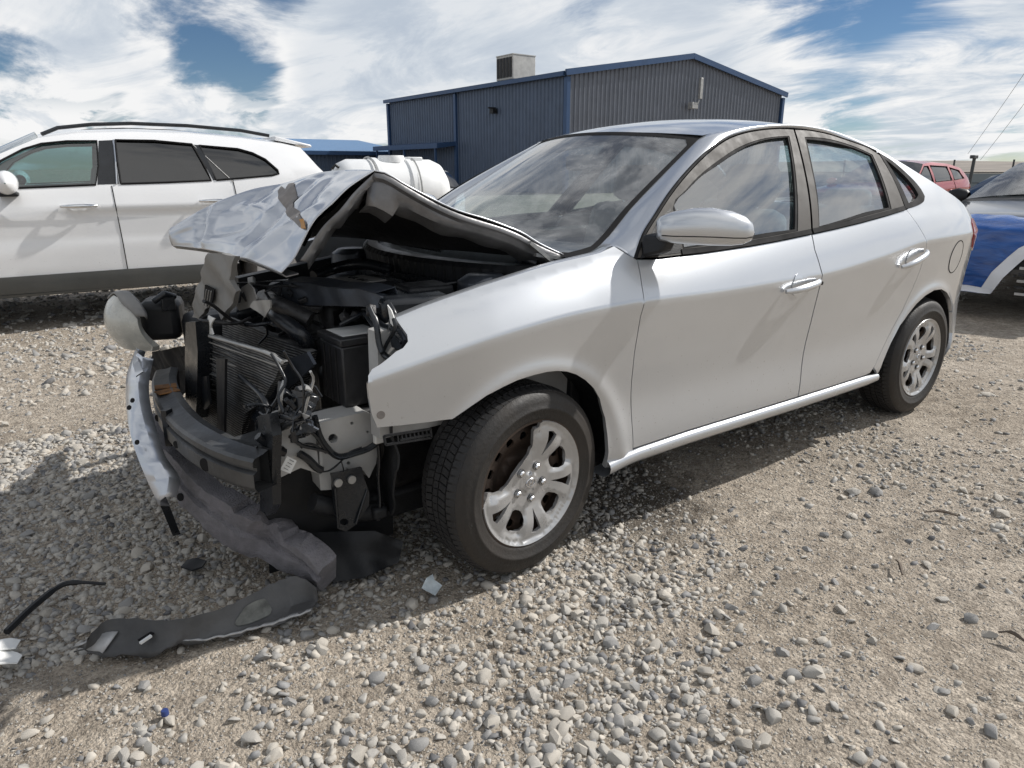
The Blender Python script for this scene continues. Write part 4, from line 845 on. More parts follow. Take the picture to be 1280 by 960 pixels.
# ---- interior
def softbox(name, c, d, mt, parent, rot=None, bev=.05):
    m = MB(); m.box(c, d, rot); return m.build(name, mt, parent, bevel=bev)
for yy in (-.37, .37):
    st = empty('seat', (0, yy, 0)); st.parent = car
    softbox('cushion', (1.22, 0, .47), (.52, .50, .16), interior, st, None, .06)
    softbox('backrest', (1.56, 0, .80), (.16, .48, .62), interior, st, rot_about('Y', 18), .07)
    softbox('headrest', (1.70, 0, 1.20), (.11, .27, .19), interior, st, rot_about('Y', 12), .045)
    for s in (-.06, .06): MB().tube([(1.665, s, 1.05), (1.695, s, 1.16)], .007, 6).build('headrest_post', chrome, st)
rs_ = empty('bench_seat', (0, 0, 0)); rs_.parent = car
softbox('cushion', (2.15, 0, .48), (.5, 1.2, .18), interior, rs_, None, .06); softbox('backrest', (2.50, 0, .80), (.16, 1.2, .60), interior, rs_, rot_about('Y', 22), .06)
for yy in (-.36, .36): softbox('headrest', (2.60, yy, 1.10), (.10, .26, .14), interior, rs_, None, .04)
softbox('dashboard', (.56, 0, .86), (.46, 1.26, .20), dashm, car, rot_about('Y', -6), .06)
softbox('floor_pan', (1.45, 0, .26), (2.45, 1.5, .06), plastic, car, None, .01)
softbox('rear_shelf', (2.80, 0, .98), (.36, 1.1, .04), interior_d, car, None, .01)
softbox('boot_floor', (3.05, 0, .40), (.7, 1.0, .22), plastic, car, None, .02)
softbox('centre_console', (1.05, 0, .50), (.9, .2, .30), interior_d, car, None, .04)
for s in (-1, 1): softbox('door_card', (1.35, s*.775, .64), (1.8, .05, .62), interior_d, car, None, .02)
sw = empty('steering_wheel', (.88, -.37, .93)); sw.parent = car; sw.rotation_euler = (0, R_(-62), 0)
MB().tube([(.185*math.cos(a), .185*math.sin(a), 0) for a in np.linspace(0, 2*np.pi, 33)], .014, 8).build('rim', interior_d, sw, True, 60); MB().box((0, 0, -.02), (.14, .12, .05)).build('hub', interior_d, sw, bevel=.02)
for a in (0, 150, 210): MB().bar((0, 0, -.01), (.18*math.cos(R_(a)), .18*math.sin(R_(a)), 0), .03, .012).build('spoke', interior_d, sw)
softbox('rear_view_mirror', (.98, 0, 1.30), (.05, .24, .07), interior_d, car, None, .02)
# ---- engine bay shell
softbox('firewall', (.34, 0, .66), (.05, 1.36, .60), plastic, car, None, .01)
for s in (-1, 1):
    MB().hexa([(-.42, s*.60, .50), (.32, s*.60, .50), (.32, s*.66, .50), (-.42, s*.66, .50), (-.42, s*.62, .83), (.32, s*.62, .93), (.32, s*.68, .93), (-.42, s*.68, .83)]).build('apron', railm if s < 0 else plastic, car, fix=True)
    MB().lathe([(.0, .935), (.06, .935), (.09, .915), (.10, .80), (.13, .55)], 20, 'Z', (.06, s*.52, 0)).build('strut_tower', bluegrey, car, True, 40, fix=True)
softbox('gearbox', (-.12, -.28, .42), (.52, .42, .40), enginem, car, rot_about('Z', 8), .05)
softbox('engine_block', (-.10, .20, .58), (.50, .62, .50), enginem, car, None, .04)
softbox('subframe', (-.05, 0, .20), (.70, 1.05, .10), plastic, car, None, .02)
softbox('oil_pan', (-.05, .15, .27), (.36, .5, .16), enginem, car, None, .03)
MB().tube([(.06, -.50, .80), (.03, -.60, .45), (.02, -.66, .25)], .045, 10).build('strut', plastic_s, car, True, 60)
MB().tube([(.0, -.30, .26), (.0, -.70, .25)], .025, 8).build('drive_shaft', enginem, car)
MB().bar((-.05, -.25, .20), (.02, -.70, .21), .14, .04).build('control_arm', plastic, car)
def pxpoly(pts, fn, c): return [tuple(fn(px, py, c)) for px, py in pts]
def slab(name, pts, mt, parent, thick=.01, bevel=0, dent=0, seed=0, sp=.02):
    """a sheet through surveyed 3-D points (fan from a fitted plane), bent where the points bend"""
    P = np.array(pts); c = P.mean(0); u, s_, vt = np.linalg.svd(P-c); e1, e2, nr = vt
    if nr@(CAM-c) < 0: nr = -nr
    e1 = np.cross(e2, nr); uv = [((p-c)@e1, (p-c)@e2) for p in P]
    hh = [((p-c)@nr) for p in P]
    uvA = np.array(uv); hA = np.array(hh); ph = np.random.default_rng(seed).uniform(0, 6, 4)
    def mp(a, b_):
        a = np.asarray(a, float); b_ = np.asarray(b_, float)
        d2 = (a[:, None]-uvA[None, :, 0])**2+(b_[:, None]-uvA[None, :, 1])**2+1e-4; w = 1/d2**1.5; h = (w*hA).sum(1)/w.sum(1)
        h = h+dent*(np.sin(a*22+ph[0])*np.sin(b_*27+ph[1])+.5*np.sin(a*55+ph[2]+b_*30))
        return c+a[:, None]*e1+b_[:, None]*e2+h[:, None]*nr
    return panel(name, uv, mp, mt, parent, sp, thick)
# scuttle (cowl) with ribs
m = MB(); G = []
for y_ in np.linspace(-.64, .64, 60):
    b0 = .24-.20*(1-(y_/.66)**2)
    rib = .006*(int((y_+2)*40) % 2)
    G.append([(b0-.035-rib, y_, .875), (b0-.045-rib, y_, .945), (b0-.03, y_, .960), (b0+.02, y_, .962), (b0+.03, y_, .94), (b0+.10, y_, .95), (b0+.15, y_, .985)])
m.grid(np.array(G)); m.build('scuttle', plastic, car, False)
m = MB(); G = []
for y_ in np.linspace(-.60, .55, 30):
    b0 = .13-.18*(1-(y_/.66)**2); G.append([(b0+.02, y_, .83), (b0, y_, .80+.085), (b0+.012, y_, .90), (b0+.09, y_, .885)])
m.grid(np.array(G)); m.build('scuttle_tray', plastic_s, car, False)
def hose(name, pts, r, mt=plastic_s, n=24, parent=None, seg=8): return MB().tube(spline([tuple(p) for p in pts], n), r, seg).build(name, mt, parent or car, True, 60)
hose('wiper_arm', [AY(545, 292, -.20), AY(600, 301, -.36), AY(637, 311, -.47), AY(672, 330, -.56)], [.010]*8+[.019]*12+[.024]*4)
m = MB(); m.box(AY(551, 292, -.21), (.05, .05, .035)); m.build('wiper_joint', plastic, car, bevel=.008)
hose('wiper_arm', [AY(484, 285, .10), AY(490, 300, .08), AY(512, 304, 0), AY(552, 311, -.12)], .014)
hose('wiper_blade', [AY(552, 294, -.2)+np.array([.03, 0, .005]), AY(630, 300, -.42)+np.array([.02, 0, .008])], .006)
m = MB(); m.bar(AY(660, 303, -.61), AY(692, 330, -.61), .03, .012); m.bar(AY(668, 318, -.6), AY(700, 322, -.62), .03, .012); m.build('hood_hinge', galv, car)
# engine cover and boxes
c0 = AZ(447, 349, .895); ec = softbox('engine_cover', (c0[0]+.02, c0[1], .855), (.24, .22, .075), plastic, car, rot_about('Z', 6), .018)
ep = softbox('cover_plate', (c0[0]+.0, c0[1]-.01, .894), (.13, .16, .008), greyplast, ec, rot_about('Z', 6), .003)
m = MB(); r_ = np.random.default_rng(2)
for i in range(9):   # worn, unreadable embossed marks
    if i == 4: continue
    q = Vector((c0[0]-.012+.004*r_.normal(), c0[1]+.045-.0135*i, .8985)); m.bar(q, q+Vector((.022, .006*r_.normal(), 0)), .005, .002); m.bar(q, q+Vector((.004*r_.normal(), -.009, 0)), .004, .002)
m.build('embossed_mark', gasket, ec)
a1 = AZ(512, 366, .90); m = MB(); m.box((a1[0]+.01, a1[1]+.03, .855), (.22, .24, .09), rot_about('Z', -14)); m.build('air_box', plastic_s, car, bevel=.02)
a2 = AZ(520, 352, .93); softbox('fuse_box', (a2[0]+.06, a2[1]+.06, .86), (.16, .14, .10), plastic, car, rot_about('Z', -5), .01)
hose('intake_pipe', [AZ(392, 345, .88), AZ(420, 335, .90), AZ(455, 330, .92), AZ(490, 338, .90)], .022)
hose('coolant_hose', [AZ(300, 392, .78), AZ(330, 386, .80), AZ(352, 400, .80), AZ(378, 420, .76), AZ(388, 436, .70)], .026)
hose('coolant_hose', [AZ(330, 372, .82), AZ(352, 383, .84), AZ(372, 392, .82), AZ(388, 400, .80)], .030, enginem)
hose('coolant_hose', [AX(470, 395, -.34), AX(480, 420, -.38), AX(478, 440, -.40), AX(492, 452, -.40)], .010)
# upper tie bar, bent
tb = [(336, 358), (352, 353), (385, 355), (411, 360), (449, 362), (468, 367), (489, 381), (482, 386), (449, 383), (402, 382), (359, 381)]
ybar = lambda px: -.02-.56*(px-336)/153
tbp = [AY(px, py, ybar(px)) for px, py in tb]; slab('tie_bar', tbp, bluegrey, car, .035, dent=.004, seed=3)
tb2 = [AY(px, py, ybar(px)) for px, py in [(336, 358), (352, 353), (385, 355), (411, 360), (449, 362), (468, 367)]]
m = MB(); m.grid(np.array([tb2, [np.array(p)+np.array([.07, 0, .012]) for p in tb2], [np.array(p)+np.array([.08, 0, -.02]) for p in tb2]])); m.build('tie_bar_top', bluegrey, car, False, solid=.003)
m = MB(); k = AY(362, 366, ybar(362)-.01); m.tube([k+np.array([.0, .02*math.cos(a), .012*math.sin(a)])*1.0 for a in np.linspace(0, 2*np.pi, 17)], .003, 5); m.build('latch_ring', plastic, car)
# battery
k = AZ(426, 425, .775); bt = empty('battery', (k[0], k[1], 0)); bt.parent = car
MB().hexa([(0, 0, .555), (.235, 0, .555), (.235, .175, .555), (0, .175, .555), (0, 0, .75), (.235, 0, .75), (.235, .175, .75), (0, .175, .75)]).build('case', batt, bt, bevel=.006)
MB().hexa([(-.004, -.004, .752), (.239, -.004, .752), (.239, .179, .752), (-.004, .179, .752), (-.004, -.004, .775), (.239, -.004, .775), (.239, .179, .775), (-.004, .179, .775)]).build('lid', batt, bt, bevel=.004)
MB().box((.085, .095, .7765), (.13, .13, .001)).build('label', paper, bt)
for y_ in (.04, .14): MB().tube([(.20, y_, .776), (.20, y_, .80)], .011, 10).build('terminal', galv, bt)
m = MB()
for i in range(5): m.box((.17+.012*(i % 2), .05+.02*i, .795), (.022, .016, .025), rot_about('Z', 20*i))
m.build('clamp', galv, bt, bevel=.003)
for i in range(3): MB().box((-.0035, .045+.045*i, .65), (.003, .006, .18)).build('rib', batt, bt)
# cable loops at the missing headlamp
for a, pts in enumerate([[(462, 385), (470, 405), (474, 430), (478, 441)], [(478, 441), (486, 425), (494, 410), (492, 398)], [(470, 400), (480, 408), (492, 412), (503, 428)], [(455, 392), (468, 410), (480, 432), (500, 436)], [(487, 380), (494, 395), (492, 408), (484, 418)]]):
    hose('cable', [AX(px, py, -.42+.02*a) for px, py in pts], .006 if a % 2 else .009, plastic_s, 16, None, 6)
slab('headlamp_bracket', [AX(px, py, -.40) for px, py in [(484, 381), (489, 388), (494, 402), (493, 410), (488, 404)]], paper, car, .003)
slab('headlamp_socket', [AX(px, py, -.38) for px, py in [(490, 408), (500, 412), (505, 425), (500, 437), (490, 434), (486, 420)]], bluegrey, car, .02)
# ---- radiator and condenser, pushed back and buckled
radm, n, l, b = nodemat('radiator_core'); t = n.new('ShaderNodeTexCoord'); xw = tnoise(n, l, 26, 4, .6)
wv = n.new('ShaderNodeTexWave'); wv.wave_type = 'BANDS'; wv.bands_direction = 'Z'; wv.inputs['Scale'].default_value = 34; wv.inputs['Distortion'].default_value = .6; l.new(t.outputs['Object'], wv.inputs['Vector'])
wy = n.new('ShaderNodeTexWave'); wy.wave_type = 'BANDS'; wy.bands_direction = 'Y'; wy.inputs['Scale'].default_value = 70; wy.inputs['Distortion'].default_value = 1.5; l.new(t.outputs['Object'], wy.inputs['Vector'])
mw = n.new('ShaderNodeMath'); mw.operation = 'MULTIPLY'; l.new(wv.outputs[0], mw.inputs[0]); l.new(wy.outputs[0], mw.inputs[1])
mw2 = n.new('ShaderNodeMath'); mw2.operation = 'MULTIPLY'; l.new(mw.outputs[0], mw2.inputs[0]); l.new(xw.outputs[0], mw2.inputs[1])
rr2 = ramp(n, l, mw2.outputs[0], [(.02, (.020, .022, .025)), (.22, (.12, .12, .12)), (.42, (.42, .42, .41))]); l.new(rr2.outputs[0], b.inputs['Base Color']); setp(b, Roughness=.5, Metallic=.5)
bp = n.new('ShaderNodeBump'); bp.inputs['Strength'].default_value = .6; bp.inputs['Distance'].default_value = .004; l.new(mw.outputs[0], bp.inputs['Height']); l.new(bp.outputs[0], b.inputs['Normal'])
def radx(px): return -.66+.10*(px-255)/130
cd = slab('condenser', [AX(px, py, radx(px)-.06) for px, py in [(262, 420), (300, 432), (335, 443), (353, 453), (345, 472), (333, 492), (322, 506), (305, 518), (302, 548), (278, 545), (255, 528), (256, 470)]], radm, car, .022, dent=.002, seed=5)
hose('condenser_tube', [AX(262, 420, -.725), AX(300, 431, -.69), AX(335, 442, -.66), AX(353, 453, -.645)], .006, galv)
for i in range(15):
    t = .06+i*.062; a = AX(261-5*t, 421+t*105, -.722); b_ = AX(352-45*min(1, t*1.5), 453+t*70, -.650-.01*t)
    MB().bar(a, b_, .004, .0035).build('fin', galv if i % 3 == 0 else radm, cd)
slab('radiator', [AX(px, py, radx(px)+.06) for px, py in [(278, 398), (310, 407), (350, 424), (386, 441), (380, 470), (370, 500), (330, 512), (280, 505)]], radm, car, .03, dent=.003, seed=6)
slab('radiator_shroud', [AX(px, py, radx(px)+.02) for px, py in [(352, 452), (384, 440), (392, 456), (380, 470), (352, 492), (334, 502), (328, 497), (343, 474)]], bluegrey, car, .01, dent=.004, seed=8)
for pts, mt in [([(270, 448), (281, 449), (280, 545), (272, 545)], plastic), ([(248, 472), (258, 470), (262, 505), (256, 512), (249, 505)], plastic_s)]:
    slab('fan_bracket', [AX(px, py, -.745) for px, py in pts], mt, car, .008)
slab('upright', [AX(px, py, -.76) for px, py in [(232, 403), (244, 402), (247, 440), (246, 500), (244, 524), (232, 518), (231, 450)]], plastic_s, car, .05)
for i, (a, b_) in enumerate([((180, 455), (235, 446)), ((205, 470), (236, 462)), ((190, 440), (236, 432))]):
    slab('torn_duct', [AX(a[0], a[1], -.74), AX(b_[0], b_[1], -.72), AX(b_[0], b_[1]+22, -.70), AX((a[0]+b_[0])/2, a[1]+30, -.72), AX(a[0]-2, a[1]+16, -.75)], gasket, car, .01, dent=.006, seed=20+i)
softbox('lower_duct', (-.62, .12, .40), (.10, .9, .26), plastic, car, rot_about('Y', 8), .02)
softbox('far_duct', (-.50, .52, .55), (.34, .22, .34), plastic, car, None, .04)
# crumpled scraps between radiator and rail
m = MB(); r_ = np.random.default_rng(5)
for i in range(26):
    px, py = r_.uniform(322, 395), r_.uniform(488, 548); c_ = AX(px, py, -.62-.06*r_.random()); dd = r_.uniform(.012, .04, 3); m.box(c_, dd, Matrix.Rotation(r_.uniform(0, 3), 3, Vector(r_.normal(size=3)).normalized()))
o = m.build('crushed_scrap', plastic_s, car, bevel=.003); o['kind'] = 'stuff'
m = MB()
for i in range(20):
    px, py = r_.uniform(290, 480), r_.uniform(375, 405); c_ = AX(px, py, -.42+.2*r_.random()); dd = r_.uniform(.01, .05, 3); m.box(c_, dd, Matrix.Rotation(r_.uniform(0, 3), 3, Vector(r_.normal(size=3)).normalized()))
o = m.build('bay_fittings', enginem, car, bevel=.004); o['kind'] = 'stuff'
for i, pts in enumerate([[(330, 560), (322, 530), (345, 520), (372, 525)], [(352, 536), (365, 528), (383, 522), (386, 516)], [(300, 470), (330, 500), (338, 530), (330, 560)]]): hose('loose_cable', [AX(px, py, -.70) for px, py in pts], .008, plastic_s)
slab('silver_scrap', [AX(px, py, -.70) for px, py in [(340, 535), (352, 528), (366, 525), (380, 520), (386, 515), (385, 520), (376, 530), (360, 536), (345, 540)]], galv, car, .004, dent=.004)
# tangle of harness, clips and small fittings across the bay
r_ = np.random.default_rng(44)
for i in range(30):
    px, py = r_.uniform(300, 560), r_.uniform(345, 420)
    if py > 372+ (px-300)*.06 and px > 480: continue
    y0 = -.05-.5*(px-300)/260*r_.uniform(.6, 1.0); a = AY(px, py, y0); q = [a]; dr = r_.normal(size=3)*np.array([1, 1, .35]); dr /= np.linalg.norm(dr)
    for k in range(4): dr = dr+r_.normal(size=3)*np.array([.5, .5, .3]); dr /= np.linalg.norm(dr); q.append(q[-1]+dr*.055)
    q = [np.array([v[0], v[1], min(v[2], .90)]) for v in q]; hose('harness', q, r_.uniform(.003, .008), [plastic_s, plastic, enginem, plastic_s][i % 4], 14, None, 6)
for i in range(14):
    px, py = r_.uniform(310, 480), r_.uniform(350, 410); a = AY(px, py, -.05-.45*(px-300)/260); m = MB(); m.box(a, r_.uniform(.012, .035, 3), Matrix.Rotation(r_.uniform(0, 3), 3, Vector(r_.normal(size=3)).normalized())); m.build('connector', [plastic, galv, enginem, greyplast, plastic_s, bluegrey][i % 6], car, bevel=.003)
for i in range(9):
    px, py = r_.uniform(325, 400), r_.uniform(485, 545); a = AX(px, py, -.70-.03*r_.random()); q = [a]
    dr = np.array([0, r_.normal(), r_.normal()]); dr /= np.linalg.norm(dr)
    for k in range(4): dr = dr+r_.normal(size=3)*.5; dr /= np.linalg.norm(dr); q.append(q[-1]+dr*.045)
    hose('harness', q, r_.uniform(.003, .007), plastic_s if i % 3 else galv, 12, None, 6)
for i in range(10):   # thin torn shards of the radiator surround
    px, py = r_.uniform(325, 395), r_.uniform(480, 545); P = [AX(px+r_.uniform(-14, 14), py+r_.uniform(-12, 12), -.68-.05*r_.random()) for _ in range(5)]; c_ = np.mean([AX(px, py, -.70)], axis=0)
    hullp = sorted(P, key=lambda v: math.atan2(v[2]-c_[2], v[1]-c_[1])); slab('torn_shard', hullp, [plastic_s, bluegrey, plastic, galv][i % 4 if i < 8 else 0], car, .004, dent=.003, seed=i)
# ---- grey moulded support and torn plates under the hood edge
gp = [(262, 316), (294, 320), (289, 349), (297, 364), (288, 383), (277, 400), (270, 388), (263, 383), (246, 400), (238, 397), (242, 370), (252, 340)]
slab('headlamp_support', [AX(px, py, -.70+.05*(px-240)/55) for px, py in gp], greyplast, car, .018, dent=.008)
slab('support_pocket', [AX(px, py, -.705+.05*(px-240)/55) for px, py in [(256, 356), (268, 362), (265, 378), (258, 388), (254, 380)]], gasket, car, .004)
for a in range(3): hose('support_rib', [AX(258+a*3, 362+a, -.712), AX(255+a*3, 382+a, -.712)], .002, greyplast)
slab('white_scrap', [AX(px, py, -.72) for px, py in [(254, 404), (262, 394), (269, 398), (264, 410), (266, 418), (256, 423), (250, 427), (253, 415)]], paper, car, .004, dent=.004)
slab('torn_plate', [AX(px, py, -.60) for px, py in [(293, 369), (309, 354), (316, 361), (321, 374), (314, 384), (301, 388), (296, 380)]], greyplast, car, .004, dent=.005)
slab('torn_plate', [AX(px, py, -.61) for px, py in [(317, 376), (337, 375), (336, 385), (330, 397), (322, 390), (314, 383)]], galv, car, .004, dent=.004)
# ---- headlamp hanging on the far corner
def hl_map(u, v):
    q = AX(0, 0, 1)*0; c_ = np.array([-.845, .64, .69]); ex = np.array([.35, -.93, 0])*.125; ez = np.array([0, 0, .105]); nz_ = np.array([-.93, -.35, .10])
    s = u**2+v**2*.9; return c_+np.asarray(u)[..., None]*ex+np.asarray(v)[..., None]*ez+(.085*(1-np.minimum(s, 1.6)*.62))[..., None]*nz_
hp2 = [(-.95, -.45), (-1.02, 0), (-.90, .42), (-.62, .80), (-.30, 1.02), (.05, .98), (.45, .72), (.80, .45), (.92, .28), (.97, -.30), (1.03, -.80), (.95, -.98), (.3, -1.0), (-.3, -.98), (-.72, -.80)]
hlamp = panel('headlamp', hp2, hl_map, lensm, car, .10, .03)
P = [hl_map(np.array(u), np.array(v)) for u, v in [(-.62, .80), (-.30, 1.02), (.05, .98), (.45, .72), (.80, .45), (.92, .28)]]
P = spline(P, 18); k_ = np.sin(np.linspace(.25, 2.6, 18))[:, None]; m = MB(); m.grid(np.array([P+np.array([-.002, 0, .004]), P+np.array([.018, -.004, .016])*k_, P+np.array([.045, -.012, .012])*k_, P+np.array([.06, -.015, -.01])*k_])); m.build('lamp_rim', greyplast, hlamp, True, 50, solid=.006)
m = MB(); m.box((-.715, .70, .685), (.15, .20, .16), rot_about('Z', -20)); m.build('lamp_housing', plastic, hlamp, bevel=.03)
m = MB(); m.tube([(-.76, .60, .77), (-.72, .58, .80), (-.68, .60, .78)], .014, 8); m.box((-.71, .60, .76), (.05, .04, .06)); m.build('lamp_socket', plastic_s, hlamp, bevel=.004)
# ---- bumper beam
def zprof(pts_top, fn): return [fn(px, py) for px, py in pts_top]
bt_ = spline([AZ(196, 462, .545), AZ(192, 478, .54), AZ(200, 503, .535), AZ(222, 530, .53), AZ(256, 552, .53), AZ(290, 566, .53), AZ(318, 573, .53)], 36)
def sect(path, prof):
    """sweep a section (outward, up) along a path in plan"""
    P = np.asarray(path); T = np.gradient(P, axis=0); T[:, 2] = 0; T /= np.linalg.norm(T, axis=1)[:, None]; Nn = np.stack([T[:, 1], -T[:, 0], 0*T[:, 0]], 1)
    Nn = np.where((Nn[:, :1] > 0), -Nn, Nn)
    return np.array([[P[i]+Nn[i]*a+np.array([0, 0, h]) for a, h in prof] for i in range(len(P))])
m = MB(); m.grid(sect(bt_, [(-.075, .0), (-.05, .006), (-.03, .0), (0, -.002), (.008, -.010), (.008, -.026), (-.004, -.030), (-.004, -.040), (.010, -.046), (.010, -.085), (.0, -.100), (-.07, -.105), (-.075, .0)])); beam = m.build('bumper_beam', beam_m, car, True, 25)
for t in (12, 21, 28):
    p_ = bt_[t]; q_ = sect(bt_, [(.011, -.066)])[t][0]; MB().disc(q_, (-.9, -.4, 0), .012 if t != 28 else .020, 14, .002).build('beam_hole', gasket, beam)
for t in (8, 10): 
    q_ = sect(bt_, [(-.035, .004)])[t][0]; m = MB(); m.box(q_, (.05, .07, .003), rot_about('Z', 10*t)); m.build('rust_patch', rustm, beam)
q_ = sect(bt_, [(.0, -.05)])[17][0]; MB().box(q_, (.03, .02, .12), rot_about('Z', 40)).build('beam_clip', plastic_s, beam)
softbox('crash_can', (-.73, -.50, .47), (.16, .12, .12), beam_m, car, rot_about('Z', 15), .01)
# dark column at the beam's near end
slab('column', [AX(px, py, -.735) for px, py in [(322, 520), (336, 517), (341, 545), (340, 590), (341, 632), (334, 645), (325, 638), (325, 590)]], plastic_s, car, .025)
# ---- foam absorber hanging off
fu = [(180, 520, .40), (196, 543, .39), (222, 572, .37), (255, 607, .33), (292, 629, .30), (317, 645, .27), (346, 646, .24), (358, 668, .21), (383, 686, .18), (402, 708, .14)]
fl = [(183, 541, .30), (193, 566, .29), (208, 595, .27), (234, 640, .22), (271, 672, .16), (302, 692, .12), (325, 702, .095), (350, 712, .075), (380, 722, .055), (402, 738, .02)]
U = spline([AZ(px, py, z) for px, py, z in fu], 40); Lw = spline([AZ(px, py, z) for px, py, z in fl], 40)
rf = np.random.default_rng(3); NF = 60
U = spline([AZ(px, py, z) for px, py, z in fu], NF); Lw = spline([AZ(px, py, z) for px, py, z in fl], NF); tg_ = np.gradient((U+Lw)/2, axis=0); G = []
step = np.zeros(NF); lowc = np.zeros(NF)
for i in range(NF):
    if i > 38: step[i] = -.26*((i//3) % 2)*rf.random()-.10*rf.random()
    lowc[i] = .16*(math.sin(i*.42) > .55)
for i in range(NF):
    c_ = (U[i]+Lw[i])/2; e_ = (U[i]-Lw[i])/2; h_ = np.linalg.norm(e_); e_ = e_/h_; t_ = tg_[i]/np.linalg.norm(tg_[i]); n_ = np.cross(t_, e_); n_ = n_/np.linalg.norm(n_)
    if n_@(CAM-c_) < 0: n_ = -n_
    row = []
    for a, b_ in ((-.060, .86), (-.055, .98), (-.004, 1.0), (.012, .93), (.014, .48), (.002, .40), (.002, .08), (.016, .0), (.016, -.70), (.008, -.96), (-.01, -1.0), (-.06, -1.0)):
        bb = b_*h_*(1+(step[i] if b_ > .9 else 0)+(-lowc[i] if b_ < -.6 else 0)); row.append(c_+n_*a+e_*bb+rf.normal(size=3)*.0016)
    G.append(row)
m = MB(); m.grid(np.array(G)); m.add(G[-1], [tuple(range(12))]); m.add(G[0], [tuple(range(12))]); foam = m.build('foam_absorber', foam_m, car, True, 24)
q_ = np.array(G[30][8])*.5+np.array(G[30][7])*.5; MB().disc(q_+np.array([-.004, -.002, 0]), (-.8, -.5, .2), .013, 14, .003).build('foam_hole', gasket, foam)
q_ = np.array(G[15][8])*.5+np.array(G[15][7])*.5; MB().disc(q_+np.array([-.004, -.002, 0]), (-.8, -.5, .2), .010, 14, .003).build('foam_hole', gasket, foam)
# ---- torn strip of white bumper skin with black edge
oL = [(170, 436, .66), (159, 466, .60), (157, 498, .54), (163, 543, .47), (176, 582, .40), (192, 618, .32), (199, 632, .29)]
iL = [(179, 446, .66), (173, 480, .60), (176, 510, .54), (184, 540, .485), (193, 568, .43), (211, 597, .375), (206, 620, .33)]
O_ = spline([AZ(px, py, z) for px, py, z in oL], 34); I_ = spline([AZ(px, py, z) for px, py, z in iL], 34)
G = [[O_[i]+np.array([.03, .02, -.02]), O_[i], O_[i]*.5+I_[i]*.5+np.array([-.008, -.006, .004]), I_[i]+np.array([0, 0, .006*math.sin(i*1.7)]), I_[i]+np.array([.03, .0, -.012])] for i in range(34)]
m = MB(); m.grid(np.array(G)); strip = m.build('bumper_skin', hoodsilver, car, True, 40, solid=.004)
slab('skin_tab', [AZ(px, py, .655) for px, py in [(168, 440), (171, 434), (173, 452), (179, 464), (170, 470), (166, 455)]], hoodsilver, strip, .004)
slab('skin_tongue', [AZ(px, py, z) for px, py, z in [(196, 622, .31), (206, 618, .31), (226, 668, .11), (216, 670, .11), (206, 645, .22)]], plastic_s, strip, .006)
for px, py, z in [(168, 512, .54), (178, 555, .46), (172, 503, .55)]: MB().disc(AZ(px, py, z)+np.array([-.014, -.01, .012]), (-.7, -.5, .5), .008, 10, .003).build('skin_hole', gasket, strip)
# ---- frame rail end, near side
rail1 = [(340, 535), (366, 530), (394, 531), (399, 592), (376, 585), (351, 597), (345, 566)]
rail2 = [(395, 531), (425, 523), (456, 516), (466, 520), (471, 542), (472, 562), (470, 580), (462, 598), (453, 587), (432, 589), (414, 593), (414, 612), (401, 613), (399, 592)]
def cut(cx, cy, rx, ry=None, n=12): ry = ry or rx; return [(cx+rx*math.cos(a), cy+ry*math.sin(a)) for a in np.linspace(0, 2*np.pi, n, endpoint=False)]
def yplate(name, px_poly, Y, mt, holes=(), thick=.01, dent=.002, seed=0, par=None):
    """a plate in a plane Y = const, outlined and drilled from surveyed points"""
    f_ = lambda p: (AY(p[0], p[1], Y)[0], AY(p[0], p[1], Y)[2]); ph = np.random.default_rng(seed).uniform(0, 6, 2)
    mp = lambda x, z: np.stack([x, Y+dent*np.sin(x*31+ph[0])*np.sin(z*37+ph[1]), z], -1)
    return panel(name, [f_(p) for p in px_poly], mp, mt, par or car, .016, thick, holes=[[f_(p) for p in h] for h in holes])
yplate('rail_end', rail1, -.56, railm, [cut(351, 562, 6, 5), cut(364, 548, 1.5, 6)], .07, .003, 1)
yplate('frame_rail', rail2, -.545, railm, [cut(416, 548, 6), cut(440, 529, 2), cut(460, 540, 1.6), cut(436, 579, 2.2), cut(434, 587, 1.6)], .08, .003, 2)
m = MB(); t0 = [AY(px, py, -.545) for px, py in [(340, 535), (366, 530), (395, 531), (425, 523), (456, 516), (466, 520)]]; m.grid(np.array([t0, [p+np.array([0, .09, .004]) for p in t0], [p+np.array([0, .10, -.04]) for p in t0]])); m.build('rail_top', railm, car, False, solid=.003)
MB().hexa([(-.72, -.43, .04), (-.30, -.47, .06), (-.30, -.42, .06), (-.70, -.38, .04), (-.70, -.44, .52), (-.30, -.50, .52), (-.30, -.44, .52), (-.68, -.38, .52)]).build('dark_blocker', plastic, car, fix=True)  # black panel added to darken the see-through gap behind the frame rail
softbox('rail_core', (-.46, -.47, .49), (.40, .10, .12), plastic, car, None, .01)
yplate('rail_rib', [(398, 532), (402, 532), (404, 590), (400, 590)], -.556, railm, (), .02, 0)
tow = [(414, 592), (453, 585), (456, 600), (461, 615), (461, 632), (452, 646), (443, 657), (432, 664), (423, 661), (420, 640), (418, 622)]
tp = yplate('tow_plate', tow, -.60, plastic_s, [cut(430, 652, 5.5, 4)], .012, .004, 4)
for px, py in ((422, 603), (439, 599)): MB().disc(AY(px, py, -.604), (0, -1, 0), .013, 12, .008).build('bolt', galv, tp)
for a, b_ in (((419, 610), (423, 660)), ((459, 612), (445, 655))): hose('plate_rim', [AY(*a, -.605), AY((a[0]+b_[0])/2, (a[1]+b_[1])/2, -.606), AY(*b_, -.605)], .004, plastic_s, 8, tp)
